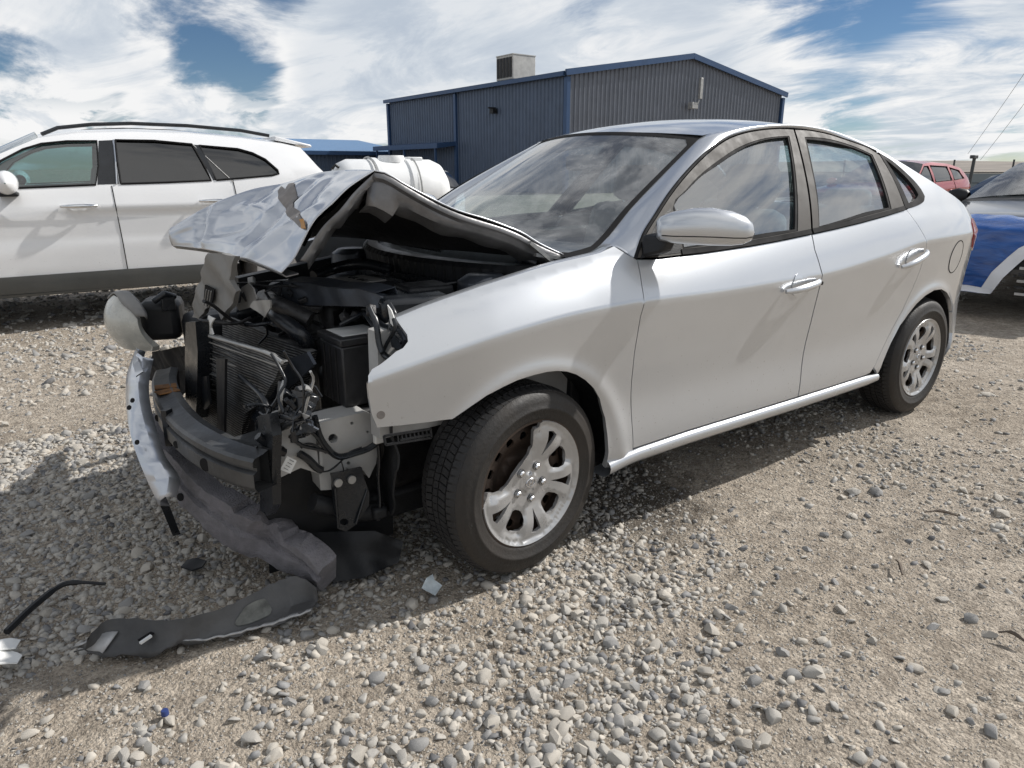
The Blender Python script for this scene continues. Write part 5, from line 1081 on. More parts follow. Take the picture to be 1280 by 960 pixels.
# wiring over the rail
for pts, r in [([(393, 520), (400, 545), (411, 562), (424, 571), (445, 566), (462, 560), (476, 549)], .010), ([(362, 545), (376, 556), (390, 560), (404, 563), (424, 571)], .006), ([(378, 532), (396, 546), (404, 558), (416, 568)], .006), ([(376, 560), (382, 555), (392, 556), (408, 566)], .004), ([(400, 590), (412, 588), (425, 578), (436, 566), (452, 559)], .003), ([(472, 548), (474, 575), (473, 600), (475, 628), (473, 650)], .006), ([(425, 571), (430, 590), (428, 592)], .002), ([(374, 567), (385, 574), (395, 584), (402, 588)], .012), ([(322, 545), (335, 555), (348, 563), (356, 566)], .013)]:
    hose('cable', [AY(px, py, -.585) for px, py in pts], r, plastic_s, 20, None, 6)
tg = slab('paper_tag', [AY(px, py, -.60) for px, py in [(359, 570), (371, 576), (363, 592), (350, 587)]], paper, car, .001)
for i in range(4): MB().bar(AY(360.5+1.5-2.4*i, 574.5+3.4*i, -.6025), AY(366.5+1-2.4*i, 577.5+3.4*i, -.6025), .0012, .0012).build('print_line', interior_d, tg)
m = MB(); m.box(AY(473, 548, -.60), (.03, .02, .03)); m.build('connector', paper, car, bevel=.004); m = MB(); m.box(AY(474, 640, -.58), (.05, .04, .04)); m.build('connector', plastic, car, bevel=.01)
hose('lower_pipe', [AY(390, 628, -.55), AY(420, 634, -.55), AY(455, 640, -.55), AY(478, 636, -.55)], .03, plastic)
# fender grille bracket
f_ = lambda px, py: AY(px, py, -.80)
m = MB()
for a, b_ in (((480, 545), (538, 536)), ((482, 556), (539, 547)), ((480, 545), (482, 556)), ((538, 536), (539, 547)), ((500, 550), (538, 543))): m.bar(f_(*a), f_(*b_), .006, .006)
for t in np.linspace(0, 1, 9): m.bar(f_(497+41*t, 543-6.4*t), f_(498+41*t, 554-6.4*t), .004, .004)
m.build('fender_bracket', plastic, car)
# splash shield drooping to the ground and liner behind
slab('splash_shield', [np.array(p) for p in [(-.62, -.42, .15), (-.42, -.58, .16), (-.33, -.60, .10), (-.35, -.60, .03), (-.48, -.60, .02), (-.60, -.55, .02), (-.69, -.38, .07)]], plastic, car, .006, dent=.006, seed=4)
slab('arch_liner', [np.array(p) for p in [(-.40, -.70, .56), (-.33, -.60, .56), (-.30, -.40, .45), (-.34, -.40, .20), (-.38, -.62, .22), (-.40, -.72, .42)]], plastic, car, .006, dent=.004)
# ---- crumpled hood
ncol = [0, .25, .5, .75, 1]
ridge = [AY(214, 286, .56), AY(258, 260, .44), AY(311, 239, .28), AY(355, 230, .12), AY(399, 217, -.08), AY(442, 213.5, -.32), AY(468, 214, -.50)]
lead = [AY(216, 307, .55), AY(242, 310, .40), AY(267, 314, .24), AY(283, 318, .10), AY(299, 322, -.06), AY(330, 333, -.28), AY(352, 342, -.45)]
near = [AY(442, 239, -.495), AY(424, 261, -.49), AY(402, 283, -.48), AY(374, 324, -.46)]
NU, NV = 90, 64
Rg = spline(ridge, NU); Ld = spline(lead, NU); Ne = spline([ridge[-1]]+near+[lead[-1]], NV)
G = np.zeros((NV, NU, 3)); bul = np.array([-.75, -.2, .62])
for i in range(NV):
    v = i/(NV-1)
    for j in range(NU):
        u = j/(NU-1); p = Rg[j]*(1-v)+Ld[j]*v; lin = Rg[-1]*(1-v)+Ld[-1]*v
        d = (Ne[i]-lin)*max(0, (u-.55)/.45)**1.6; d0 = .028*math.sin(v*math.pi)*(.4+.6*u)
        G[i, j] = p+d+bul*d0
uu, vv = np.meshgrid(np.linspace(0, 1, NU), np.linspace(0, 1, NV)); fade = np.clip(np.minimum(np.minimum(uu, 1-uu), np.minimum(vv, 1-vv))*9, 0, 1)
dent = (vnoise(uu*3.4, vv*2.6, 12, 2, .8)-.5)*.022*fade
def fold(u0, v0, u1, v1, amp, wd):
    """a sharp fold of the sheet along a line, dying out past its ends"""
    a = np.array([u0, v0*.6]); b_ = np.array([u1, v1*.6]); ab = b_-a; P = np.stack([uu, vv*.6], -1)-a; t = np.clip((P@ab)/(ab@ab), 0, 1); d = np.linalg.norm(P-t[..., None]*ab, axis=-1); return amp*np.clip(1-d/wd, 0, 1)*(.35+.65*np.sin(np.pi*np.clip(t, .05, .95)))
crease_ = fold(.155, .05, .20, .95, -.020, .035)+fold(.205, .0, .235, 1.0, .012, .04)+fold(.70, .10, .60, .95, -.024, .07)+fold(.92, .45, .68, 1.0, .022, .06)+fold(.35, .30, .62, .55, .012, .05)+fold(.30, .75, .50, .62, -.012, .05)+fold(.78, .05, .86, .60, -.014, .045)+fold(.45, .05, .40, .40, -.008, .04)
G += (dent+crease_*np.clip(fade+.35, 0, 1))[..., None]*bul
hinge = [np.array([.26, .63, .985]), np.array([.13, .40, 1.0]), np.array([.06, .1, 1.005]), np.array([.08, -.2, 1.004]), np.array([.17, -.42, 1.0]), np.array([.325, -.625, .988])]
Hg = spline(hinge, NU); nedge = spline([ridge[-1], AY(484, 217, -.515), AY(500, 227, -.53), AY(540, 250, -.55), AY(575, 266, -.58), AY(625, 282, -.60), AY(650, 292, -.61), AY(675, 306, -.615), hinge[-1]], 26)
B = np.zeros((26, NU, 3))
for i in range(26):
    v = i/25
    for j in range(NU):
        u = j/(NU-1); p = Rg[j]*(1-v)+Hg[j]*v; lin = Rg[-1]*(1-v)+Hg[-1]*v; B[i, j] = p+(nedge[i]-lin)*max(0, (u-.35)/.65)**1.3+np.array([0, 0, (vnoise(np.array(u*4.), np.array(v*3.), 16, 2, .8)-.5)*.03*math.sin(v*math.pi)])
full = np.concatenate([G[::-1], B[1:]])
hood = MB().grid(full).build('hood', hoodsilver, car, True, 55, solid=.0035)
# bare patch where the paint flaked
from itertools import product
def hood_at(u, v, lift=.007):
    u = np.clip(np.asarray(u, float), 0, .999)*(NU-1); v = np.clip(np.asarray(v, float), 0, .999)*(NV-1); i = v.astype(int); j = u.astype(int); a = (v-i)[..., None]; b_ = (u-j)[..., None]
    P = G[i, j]*(1-a)*(1-b_)+G[i+1, j]*a*(1-b_)+G[i, j+1]*(1-a)*b_+G[i+1, j+1]*a*b_; return P+bul*lift
_hu, _hv = np.meshgrid(np.linspace(0, 1, 140), np.linspace(0, 1, 120)); _hp = hood_at(_hu.ravel(), _hv.ravel(), 0)-CAM; _hd = _hp@_f; _hx = 640+FPX*(_hp@_r)/_hd; _hy = 480-FPX*(_hp@_u)/_hd
def hood_uv(px, py): k = np.argmin((_hx-px)**2+(_hy-py)**2); return (_hu.ravel()[k], _hv.ravel()[k])
panel('flaked_patch', [hood_uv(*q) for q in [(349, 240), (353, 234), (358, 238), (363, 231), (370, 230), (373, 246), (368, 261), (377, 266), (380, 276), (385, 281), (384, 289), (376, 286), (370, 279), (361, 271), (355, 258), (349, 249)]], hood_at, primer, hood, .03, 0, flange=False, nsign=1)
panel('rust_spot', [hood_uv(*q) for q in [(377, 276), (382, 275), (385, 288), (379, 288)]], lambda u, v: hood_at(u, v, .009), amber, hood, .03, 0, flange=False)
# inner frame along the near edge, seen from below
E1 = nedge; G2 = []
for i in range(26):
    t = i/25; wv_ = .012*math.sin(i*1.1)
    k = .055*(1-t)+.034*t if i > 3 else .10
    G2.append([E1[i]+np.array([0, .002, -.004]), E1[i]+np.array([-.004, .004, -.016]), E1[i]+np.array([.004, .016, -.028]), E1[i]+np.array([-.012, .020, -.032]), E1[i]+np.array([-.020, .030, -k+.004]), E1[i]+np.array([-.01, .10, -k-.02+wv_*.4]), E1[i]+np.array([.02, .16, -k+.02+wv_])])
hf = MB().grid(np.array(G2)).build('hood_frame', underhood, car, True, 45, solid=.003)
N1 = Ne; G2 = [[N1[i]+np.array([.004, .004, -.004]), N1[i]+np.array([.03, .012, -.012]), N1[i]+np.array([.05, .06, -.03-.01*math.sin(i*.5)]), N1[i]+np.array([.09, .11, -.02])] for i in range(0, NV-10)]
MB().grid(np.array(G2)).build('hood_frame', underhood, car, True, 45, solid=.003)
# dark liner under the hood
Bl = B[2:24, 6:84].copy(); Bl[..., 2] -= .03; MB().grid(Bl).build('hood_liner', plastic, car, True, None)
Gl_ = G[2:46, 8:82].copy()+np.array([.035, .01, -.03]); MB().grid(Gl_).build('hood_liner', plastic, car, True, None)
l0 = Ld; m = MB(); m.grid(np.array([l0+np.array([0, 0, -.002]), l0+np.array([.012, 0, -.012]), l0+np.array([.05, .0, -.006])])); m.build('hood_lip', underhood, hood, False, solid=.003)

# ================================================================== other vehicles
def road_wheel(parent, x, y, R, out, rimmat):
    w = empty('wheel', (x, y, R)); w.parent = parent; w.rotation_euler = (0, 0, 0 if out < 0 else math.pi)
    r = R*.68
    MB().lathe([(r, -.09), (r+.02, -.105), (R*.86, -.11), (R*.96, -.095), (R, -.07), (R, .07), (R*.96, .095), (R*.8, .10), (r, .09)], 40, 'Y').build('tyre', rubber, w, True, 40, fix=True)
    holes = []
    for k in range(5):
        c = k*72; holes.append([(rr*math.cos(R_(c+a)), rr*math.sin(R_(c+a))) for rr, a in ((r*.34, 0), (r*.55, -17), (r*.86, -22), (r*.90, 0), (r*.86, 22), (r*.55, 17))])
    panel('rim', [(r*1.02*math.cos(a), r*1.02*math.sin(a)) for a in np.linspace(0, 2*np.pi, 36, endpoint=False)], lambda u, v: np.stack([u, -.085-.02*np.clip(np.hypot(u, v)/r, 0, 1)**2+.02, v], -1), rimmat, w, .03, .03, holes=holes)
    MB().lathe([(0, -.02), (r, -.02)], 24, 'Y').build('brake_disc', rimdark, w, True, None)
    return w
def make_car(name, label, loc, rz, B, outline, tops, bottom, panes, seams, mt, gl, axles, R, group=None, rimmat=hubsilver, clad=None, front=None, sp=.06, extras=None, hw_scale=1.0, crown=.05):
    c = empty(name, loc, rz); tag(c, label, 'car', group)
    S = B.side(); poly = list(outline)+list(bottom)
    for s in (1, -1):
        o = panel('body_side', poly, S, mt, c, sp, .02, holes=[p for p, g in panes])
        o.scale = (1, s, 1)
        for p, g in panes:
            q = np.array(p); q = q.mean(0)+(q-q.mean(0))*1.04; w = panel('window', [tuple(v) for v in q], B.side(-.012), g, o, sp*1.5, 0, flange=False)
            MB().tube(B.side(.002)(np.array(p+p[:1])[:, 0], np.array(p+p[:1])[:, 1]), .009, 5).build('seal', gasket, o)
        for sm_, r_ in seams:
            q = spline(sm_, 24); MB().tube(B.side(.001)(q[:, 0], q[:, 1]), r_, 5).build('seam', gasket, o)
    out = np.array(outline)
    for nm, i0, i1, m_ in tops:
        seg = out[i0:i1+1]; 
        seg = np.concatenate([np.linspace(seg[k], seg[k+1], 7)[:-1] for k in range(len(seg)-1)]+[seg[-1:]])
        Wd = B.W(seg[:, 0], seg[:, 1]); T = np.gradient(seg, axis=0); T /= np.linalg.norm(T, axis=1)[:, None]; nrm = np.stack([-T[:, 1], T[:, 0]], 1)
        G = []
        for (x, z), w_, (nx_, nz_) in zip(seg, Wd, nrm):
            k = crown*(1 if nm != 'windshield' else 1.6); G.append([(x+nx_*k*(1-u*u), u*w_, z+nz_*k*(1-u*u)) for u in np.linspace(-1, 1, 17)])
        MB().grid(np.array(G)).build(nm, m_, c, True, 50)
    for ax_ in axles:
        for s in (-1, 1): 
            road_wheel(c, ax_, s*(float(B.W(ax_, R))-.13), R, s, rimmat)
            G = [[(ax_+(R+.07)*math.cos(R_(a)), s*yy, R+(R+.07)*math.sin(R_(a))) for yy in (float(B.W(ax_, R))-.02, .45)] for a in np.linspace(-10, 190, 14)]
            MB().grid(np.array(G)).build('wheel_liner', plastic, c, True, None)
    xa, xb = axles; mid = (xa+xb)/2
    MB().box((mid, 0, .42), (xb-xa+.2, 1.3, .2)).build('floor_pan', plastic, c)
    for yy in (-.4, .4):
        zk = max(q[1] for q in outline)/1.58; softbox('seat', (mid-.05, yy, .95*zk), (.16, .48, .75*zk), interior_d, c, rot_about('Y', 14), .06)
        softbox('headrest', (mid+.06, yy, 1.36*zk), (.10, .26, .18), interior_d, c, rot_about('Y', 10), .04)
    softbox('bench_seat', (mid+.85, 0, .90*zk), (.16, 1.3, .75*zk), interior_d, c, rot_about('Y', 16), .06)
    softbox('dashboard', (mid-.95, 0, .92*zk), (.35, 1.3, .18), interior_d, c, None, .05)
    return c
def arc(cx, R, zb_, up=True):   # wheel opening from rear to front along the lower edge (rear first)
    a0 = math.degrees(math.asin((zb_-R)/(R+.07))) if abs(zb_-R) < R+.07 else 0
    return [(cx+(R+.07)*math.cos(R_(a)), R+(R+.07)*math.sin(R_(a))) for a in np.linspace(a0, 180-a0, 14)]
offS = pchip([0, .5, 1, 1.7, 2.2, 2.8, 3, 3.4, 4, 6, 6.6], [-.08, -.03, -.012, -.012, -.020, -.020, -.002, -.020, -.06, -.30, -.42])
# white SUV on the left
az = R_(96); nb = np.array([math.sin(R_(6)), math.cos(R_(6))]); o_ = np.array([-.31, 4.37])+nb*.94
UB = Body(pchip([-2.62, -2.5, -2.2, -1.8, -1, 0, 1, 1.5, 1.85, 2.1, 2.25], [.55, .70, .86, .92, .94, .94, .935, .915, .87, .76, .55]), pchip([-2.6, -1.2, 0, 2.3], [.80, .90, .955, .99]), pchip([-2.6, -1.2, -.6, .8, 1.4, 2.3], [.98, 1.10, 1.13, 1.175, 1.235, 1.26]), offS, .46, 1.56, .25)
uout = [(-2.55, .45), (-2.58, .70), (-2.50, .88), (-2.25, .98), (-1.35, 1.10), (-1.12, 1.15), (-.78, 1.36), (-.45, 1.515), (-.15, 1.560), (.25, 1.580), (.70, 1.575), (1.15, 1.545), (1.50, 1.505), (1.66, 1.470), (1.78, 1.30), (1.98, 1.08), (2.14, .90), (2.20, .60), (2.15, .42)]
ubot = [(1.80, .40)]+arc(1.36, .36, .45)+[(.95, .445), (0, .445), (-.9, .43)]+arc(-1.42, .36, .43)+[(-1.9, .42)]
pF = [(-.92, 1.120), (-.10, 1.150), (-.055, 1.30), (-.035, 1.50), (-.25, 1.493), (-.43, 1.470), (-.56, 1.425), (-.72, 1.335)]
pR = [(.085, 1.155), (.45, 1.164), (.80, 1.178), (.765, 1.30), (.70, 1.485), (.40, 1.510), (.105, 1.510), (.09, 1.33)]
pQ = [(.84, 1.180), (1.05, 1.195), (1.33, 1.218), (1.395, 1.235), (1.39, 1.265), (1.30, 1.36), (1.20, 1.415), (1.08, 1.450), (.76, 1.478)]
suv = make_car('parked_suv', 'white suv with black roof rails parked at the left behind the wreck', (o_[0], o_[1], 0), R_(-6), UB, uout,
    [('front_fascia', 0, 2, white), ('bonnet', 2, 5, white), ('windshield', 5, 7, wind_g), ('roof', 7, 13, white), ('tailgate_glass', 13, 14, dark_g), ('tailgate', 14, 18, white)], ubot, [(pF, suv_g), (pR, dark_g), (pQ, dark_g)],
    [([(.035, .445), (.03, .70), (.02, .95), (.015, 1.14)], .004), ([(-1.02, .445), (-.98, .8), (-.97, 1.10)], .004), ([(.96, .60), (1.0, .8), (.98, 1.18)], .004)], white, dark_g, (-1.42, 1.36), .36)
US = UB.side
panel('pillar_cover', [(-.085, 1.152), (.07, 1.156), (.09, 1.51), (-.02, 1.502)], US(.003), plastic_s, suv, .04, .006)
panel('pillar_cover', [(.815, 1.180), (.845, 1.181), (.765, 1.478), (.71, 1.483)], US(.003), plastic_s, suv, .04, .006)
MB().tube([UB.at(.055, 1.155, .006), UB.at(.075, 1.33, .006), UB.at(.09, 1.51, .006)], .008, 6).build('pillar_strip', chromed, suv)
for s in (-1, 1):
    cl_ = panel('cladding', [(-.9, .445), (.0, .455), (.92, .455), (.93, .30), (.0, .285), (-.92, .275)], UB.side(.012), cladm, suv, .08, .03); cl_.scale = (1, -s, 1)
    for (a, b_) in (((-.9, .43), (-.86, .33)),): pass
    MB().tube([(x, s*(abs(UB.at(x, z).y)-.06), z+.055) for x, z in [(-.42, 1.49), (-.30, 1.545), (-.05, 1.580), (.25, 1.598), (.70, 1.592), (1.15, 1.562), (1.40, 1.52)]], .016, 8).build('roof_rail', plastic_s, suv, True, 60)
    pts = [UB.at(-.245+t*.13, .985, .012+.030*(1-abs(t)**3)) for t in np.linspace(-1, 1, 11)]; h = MB().tube(pts, [.010+.008*(1-abs(t)**2) for t in np.linspace(-1, 1, 11)], 10).build('handle', chromed, suv, True, 60); h.scale = (1, -s, 1)
    cup = panel('handle_recess', [(-.25+.07*math.cos(a), .985+.045*math.sin(a)) for a in np.linspace(0, 2*np.pi, 20, endpoint=False)], UB.side(.002), white, suv, .03, .003); cup.scale = (1, -s, 1)
    pts = [UB.at(.80+t*.13, 1.005, .012+.030*(1-abs(t)**3)) for t in np.linspace(-1, 1, 11)]; h = MB().tube(pts, [.010+.008*(1-abs(t)**2) for t in np.linspace(-1, 1, 11)], 10).build('handle', chromed, suv, True, 60); h.scale = (1, -s, 1)
    m = MB(); G = []
    for t, h_, d_ in ((0, .05, .05), (.1, .075, .06), (.4, .095, .08), (.7, .09, .075), (.92, .06, .05), (1, .005, .005)): G.append([(-.70+d_*math.cos(q), s*(.86+.26*t), 1.17+h_*math.sin(q)) for q in np.linspace(0, 2*np.pi, 21)])
    m.grid(np.array(G)); mm_ = m.build('side_mirror', white, suv, True, 60, fix=True); MB().box((-.70, s*.95, 1.085), (.13, .20, .03)).build('mirror_base', plastic, mm_, bevel=.01)
m = MB(); m.hexa([(1.45, -.60, 1.535), (1.80, -.58, 1.475), (1.80, .58, 1.475), (1.45, .60, 1.535), (1.45, -.60, 1.575), (1.80, -.58, 1.50), (1.80, .58, 1.50), (1.45, .60, 1.575)]); m.build('spoiler', white, suv, bevel=.01, fix=True)
m = MB(); m.hexa([(-.9, -.86, .27), (.93, -.86, .285), (.93, .86, .285), (-.9, .86, .27), (-.9, -.90, .30), (.93, -.90, .31), (.93, .90, .31), (-.9, .90, .30)]); m.build('underbody', plastic, suv, fix=True)
MB().tube([UB.at(.70, 1.49, .004), UB.at(.98, 1.165, .004)], .004, 5).build('aerial_wire', galv, suv)

def hatch_spec(L=1.0, H=1.0):
    Bd = Body(pchip([-.95, -.8, -.5, 0, 1.3, 2.6, 3.1, 3.4, 3.55], [.55, .72, .85, .89, .90, .89, .85, .74, .5]), pchip([-1, 1, 3.6], [.72*H, .85*H, .90*H]), pchip([-1, .5, 3.6], [.86*H, 1.0*H, 1.08*H]), offS, .34, 1.45*H, .2)
    out = [(-.88, .40), (-.92, .62), (-.82, .78*H), (-.55, .88*H), (.40, 1.0*H), (.52, 1.03*H), (.95, 1.26*H), (1.25, 1.42*H), (1.7, 1.46*H), (2.4, 1.43*H), (2.95, 1.34*H), (3.25, 1.08*H), (3.42, .95*H), (3.48, .60), (3.42, .38)]
    bot = [(3.1, .30)]+arc(2.65, .33, .34)+[(2.2, .30), (.45, .30)]+arc(0, .33, .34)+[(-.5, .30)]
    pn = [([(.62, 1.035*H), (1.38, 1.055*H), (1.42, 1.38*H), (1.25, 1.375*H), (.98, 1.235*H)]), ([(1.48, 1.06*H), (2.25, 1.085*H), (2.28, 1.37*H), (1.52, 1.39*H)]), ([(2.36, 1.09*H), (2.90, 1.12*H), (2.78, 1.29*H), (2.38, 1.35*H)])]
    sm_ = [([(.48, .32), (.44, .7), (.52, 1.0*H)], .004), ([(1.43, .32), (1.46, .7), (1.44, 1.05*H)], .004), ([(2.15, .45), (2.35, .75), (2.32, 1.08*H)], .004)]
    return Bd, out, bot, pn, sm_
def hatch(name, label, loc, rz, mt, gl, H=1.0, group=None, wg=None):
    Bd, out, bot, pn, sm_ = hatch_spec(1, H)
    c = make_car(name, label, loc, rz, Bd, out, [('front_fascia', 0, 2, mt), ('bonnet', 2, 4, mt), ('windshield', 5, 7, wg or gl), ('scuttle', 4, 5, plastic), ('roof', 7, 10, mt), ('rear_window', 10, 11, gl), ('tailgate', 11, 14, mt)], bot, [(p, gl) for p in pn], sm_, mt, gl, (0, 2.65), .33, group, sp=.09)
    for s in (-1, 1):
        for hx in (1.30, 2.15):
            h = MB().tube([Bd.at(hx+t*.10, .88*H, .01+.025*(1-abs(t)**3)) for t in np.linspace(-1, 1, 7)], .012, 6).build('handle', mt, c); h.scale = (1, -s, 1)
        G = []
        for t, h_, d_ in ((0, .04, .05), (.1, .065, .06), (.5, .08, .07), (.9, .055, .05), (1, .005, .005)): G.append([(.62+d_*math.cos(q), s*(.84+.22*t), 1.06*H+h_*math.sin(q)) for q in np.linspace(0, 2*np.pi, 17)])
        MB().grid(np.array(G)).build('side_mirror', mt if mt is not darkp else plastic, c, True, 60, fix=True)
        l_ = panel('headlamp', [(-.80, .66*H), (-.55, .70*H), (-.35, .79*H), (-.50, .80*H), (-.74, .75*H)], Bd.side(.006), lensm, c, .08, .02); l_.scale = (1, -s, 1)
        t_ = panel('tail_lamp', [(3.22, .78*H), (3.38, .78*H), (3.34, .98*H), (3.20, 1.0*H)], Bd.side(.006), redlens, c, .08, .02); t_.scale = (1, -s, 1)
    m = MB(); m.bar((-.955, -.42, .52), (-.955, .42, .52), .03, .16); m.build('grille', plastic, c)
    return c
red = hatch('parked_red_crossover', 'red crossover parked beyond the rear of the silver sedan', (13.3, 5.25, 0), R_(0), redp, dark_g, .97, None)
blk = hatch('parked_black_car', 'black car parked between the red crossover and the film-covered car', (9.9, 1.38, 0), R_(3), blackp, dark_g, .83)
wht = hatch('parked_white_car', 'white car half hidden behind the white tank and the windshield', (6.6, 11.2, 0), R_(62), whitep2, dark_g, .85)
# dark car with blue film over its smashed nose
dk = hatch('film_covered_car', 'dark car with blue plastic film taped over its front behind the sedan', (6.86, .05, 0), R_(2), darkp, dark_g, .94, None, wind_g)
film, n, l, b = nodemat('blue_plastic_film'); setp(b, Roughness=.16); b.inputs['Base Color'].default_value = (.010, .075, .32, 1); b.inputs['Coat Weight'].default_value = .6; b.inputs['Coat Roughness'].default_value = .12
x_ = tnoise(n, l, 3.2, 4, .6, scl=(1, .7, 3.2), dist=1.6); rmp = ramp(n, l, x_.outputs[0], [(.35, (.006, .048, .20)), (.62, (.012, .085, .32)), (.85, (.05, .17, .45))]); l.new(rmp.outputs[0], b.inputs['Base Color'])
bp = n.new('ShaderNodeBump'); bp.inputs['Strength'].default_value = .35; bp.inputs['Distance'].default_value = .04; l.new(x_.outputs[0], bp.inputs['Height']); l.new(bp.outputs[0], b.inputs['Normal'])
tape = mat('white_tape', (.72, .74, .78), .5, 0, .05)
Bd, out, bot, pn, sm_ = hatch_spec(1, .94)
nose = spline([(-.52, .815), (-.70, .785), (-.86, .725), (-.945, .60), (-.955, .42), (-.93, .20)], 22)
def nose_map(u, v, lift=.0):   # u across (car y), v down the nose 0..1
    u = np.asarray(u, float); v = np.asarray(v, float); i = np.clip(v, 0, 1)*21; x = np.interp(i, np.arange(22), nose[:, 0]); z = np.interp(i, np.arange(22), nose[:, 1])
    wr = .012*np.sin(u*9+v*14)+.008*np.sin(u*23-v*9); return np.stack([x-.045-lift+.25*np.clip(np.abs(u)-.35, 0, 1)**2*1.5+wr*.6, u, z+.055*(1-v)+wr*.4+lift*.5], -1)
panel('plastic_film', [(.06, 1.0), (.74, 1.0), (.74, .0), (-.75, .02), (-.75, .26), (-.42, .40), (-.20, .58)], nose_map, film, dk, .05, 0, flange=False, nsign=-1)
panel('tape_strip', [(-.03, 1.0), (.07, 1.0), (-.02, .78), (-.18, .56), (-.40, .38), (-.75, .24), (-.75, .33), (-.44, .47), (-.25, .64), (-.11, .83)], lambda u, v: nose_map(u, v, .008), tape, dk, .05, .003, nsign=-1)
panel('tape_strip', [(-.03, .95), (.74, .93), (.74, 1.0), (-.03, 1.0)], lambda u, v: nose_map(u, v, .014), tape, dk, .05, .003, nsign=-1)
for i in range(5): MB().bar((-.99, -.72, .24+.055*i), (-1.01, -.22, .24+.055*i), .02, .022).build('grille_bar', plastic_s if i % 2 else galv, dk)

# ================================================================== debris on the ground
gz = lambda x, y: float(gheight(np.array([x]), np.array([y]))[0])
# torn bumper corner lying on the ground
bp_ = empty('bumper_fragment', AZ(250, 780, 0)); tag(bp_, 'long torn black and silver bumper piece lying on the gravel in front of the wreck', 'car part')
base = np.array(bp_.location)
top = [(110, 797, .075), (140, 774, .085), (200, 777, .085), (255, 768, .085), (300, 752, .09), (340, 731, .10), (372, 722, .10), (396, 736, .08)]
mid_ = [(105, 806, .05), (138, 790, .055), (200, 796, .05), (250, 788, .045), (300, 778, .04), (345, 762, .04), (375, 750, .04), (398, 745, .05)]
low = [(92, 813, .020), (140, 821, .012), (200, 818, .012), (222, 806, .020), (260, 802, .015), (300, 793, .02), (345, 781, .02), (388, 765, .035)]
T_, M_, L_ = (spline([AZ(*q)-base for q in s], 44) for s in (top, mid_, low))
jg = np.random.default_rng(8).normal(size=(44, 2, 3))*.0016; T_ = T_+jg[:, 0]; L_ = L_+jg[:, 1]
G = np.array([[T_[i]+np.array([.03, .05, -.05]), T_[i], T_[i]*.6+M_[i]*.4-np.array([0, 0, .006]), M_[i]-np.array([0, 0, .012]), M_[i]*.4+L_[i]*.6-np.array([0, 0, .004]), L_[i]+np.array([0, 0, .006*math.sin(i*.8)])] for i in range(44)])
MB().grid(G).build('shell', mat('scuffed_black_plastic', (.035, .036, .038), .5, 0, .5, 9, .2, 40, dust=.30, dustcol=(.24, .23, .22)), bp_, True, 60, solid=.004)
e0 = np.array([[L_[i]+np.array([0, -.002, .010]), L_[i]*.76+M_[i]*.24+np.array([0, -.002, .004]), ] for i in range(20, 44)]); MB().grid(e0).build('painted_edge', mat('scraped_silver', (.42, .42, .42), .5, .2, .15, 12, dust=.3), bp_, True, 60, solid=.005)
e1 = np.array([[L_[i]+np.array([0, -.003, .012]), M_[i]+np.array([-.002, -.003, .004])] for i in range(0, 7)]); MB().grid(e1).build('painted_corner', MATS['scraped_silver'], bp_, True, 60, solid=.004)
def frag(u, v): u = np.asarray(u, float)*43; v = 1+np.asarray(v, float)*3; i = np.clip(u.astype(int), 0, 42); j = np.clip(v.astype(int), 0, 4); a = (u-i)[:, None]; b_ = (v-j)[:, None]; return G[i, j]*(1-a)*(1-b_)+G[i+1, j]*a*(1-b_)+G[i, j+1]*(1-a)*b_+G[i+1, j+1]*a*b_+np.array([-.002, -.005, .007])
panel('worn_patch', [(.70+.075*math.cos(a)*(1+.15*math.sin(3*a)), .52+.26*math.sin(a)) for a in np.linspace(0, 2*np.pi, 24, endpoint=False)], frag, mat('worn_pale_patch', (.13, .132, .12), .6, 0, .5, 25), bp_, .05, 0, flange=False)
q_ = AZ(183, 802, .05)-base; m = MB(); m.bar(q_+np.array([-.016, -.010, .008]), q_+np.array([.014, .004, .010]), .008, .006); m.build('clip', paper, bp_); m = MB(); m.bar(q_+np.array([-.016, .002, .008]), q_+np.array([.020, .016, .010]), .014, .004); m.build('clip_slot', gasket, bp_)
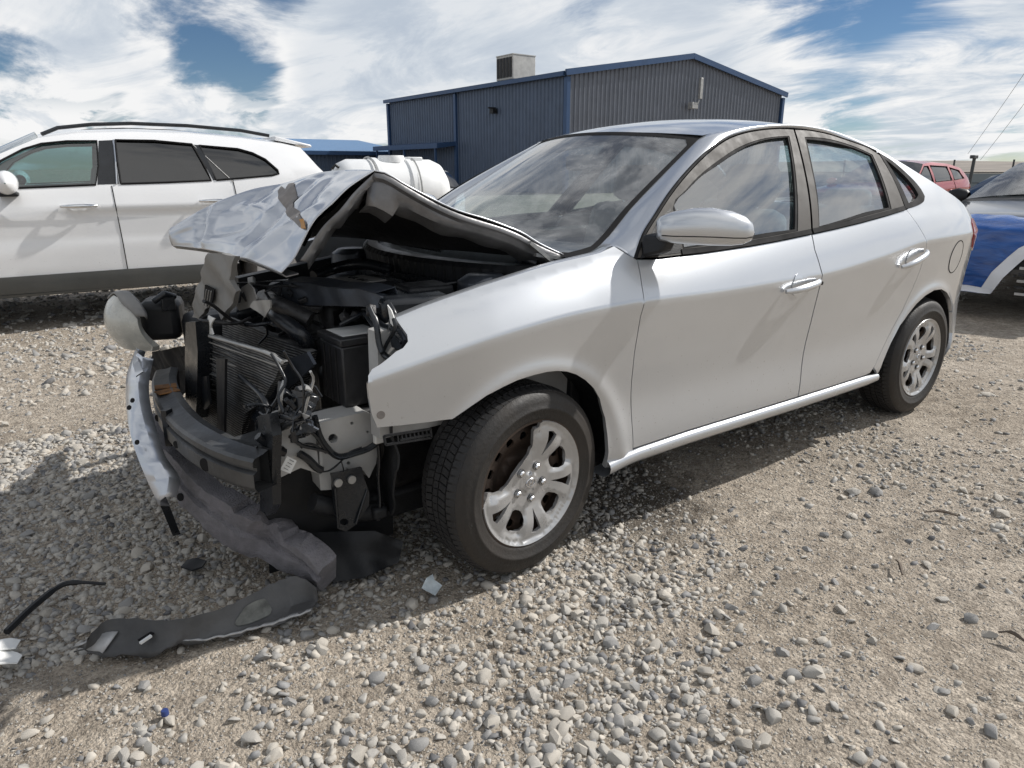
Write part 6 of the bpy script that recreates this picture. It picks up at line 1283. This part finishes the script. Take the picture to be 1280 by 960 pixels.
# thin black strip
pts = spline([AZ(8, 790, .012), AZ(45, 755, .02), AZ(78, 731, .03), (AZ(100, 728, .025)), AZ(132, 730, .012)], 26)
o = MB().tube(pts, [.010]*14+[.008]*6+[.005]*6, 6).build('trim_strip', plastic, None, True, 50); tag(o, 'thin bent black trim strip on the gravel at the left edge', 'trim strip')
# white torn scraps at the left edge
for k, (poly, lb) in enumerate((([(-12, 800), (14, 797), (26, 799), (20, 809), (-12, 812)], 'upper white torn plastic flake at the left edge'), ([(-12, 812), (6, 810), (28, 818), (22, 827), (-12, 830)], 'lower white torn plastic flake at the left edge'))):
    o = slab('plastic_flake', [AZ(px, py, .028+.008*((px+py) % 3)) for px, py in poly], paper, None, .003, dent=.004); o.location = (0, 0, 0); tag(o, lb, 'scrap', 'white scraps')
o = slab('glass_shard', [AZ(px, py, z) for px, py, z in [(527, 735, .03), (533, 722, .06), (541, 717, .06), (543, 724, .05), (553, 731, .03), (544, 744, .025)]], mat('clear_shard', (.45, .50, .52), .15, 0, .2, 30), None, .003, dent=.006); tag(o, 'crumpled clear plastic shard lying before the front wheel', 'scrap')
o = slab('grille_piece', [AZ(px, py, .022) for px, py in [(226, 708), (234, 699), (246, 697), (258, 700), (252, 708), (240, 712)]], plastic_s, None, .006, dent=.002); tag(o, 'small flat black plastic piece on the gravel under the foam', 'scrap')
bc = AZ(206, 890, .012); m = MB(); m.lathe([(0, .006), (.0075, .006), (.009, .003), (.009, -.008)], 16, 'Z', tuple(bc)); o = m.build('bottle_cap', mat('blue_cap', (.025, .045, .16), .4, 0, .1), None, True, 40, fix=True); tag(o, 'tiny blue bottle cap on bare sand at the lower left', 'bottle cap')
for k, (a, b_, lb) in enumerate((((1155, 640), (1198, 645), 'thin dry stick on the sand right of the rear wheel'), ((1248, 790), (1282, 802), 'grey flat wood splinter at the right edge'), ((1120, 700), (1128, 718), 'short upright-lying twig on the sand at the right'))):
    p0, p1 = AZ(*a, .012), AZ(*b_, .012); pm = (p0+p1)/2+np.array([.01, .005, .008]); o = MB().tube(spline([p0, pm, p1], 8), [.003]*3+[.006]*3+[.004]*2, 5).build('twig', wood, None); tag(o, lb, 'twig', 'dry twigs')
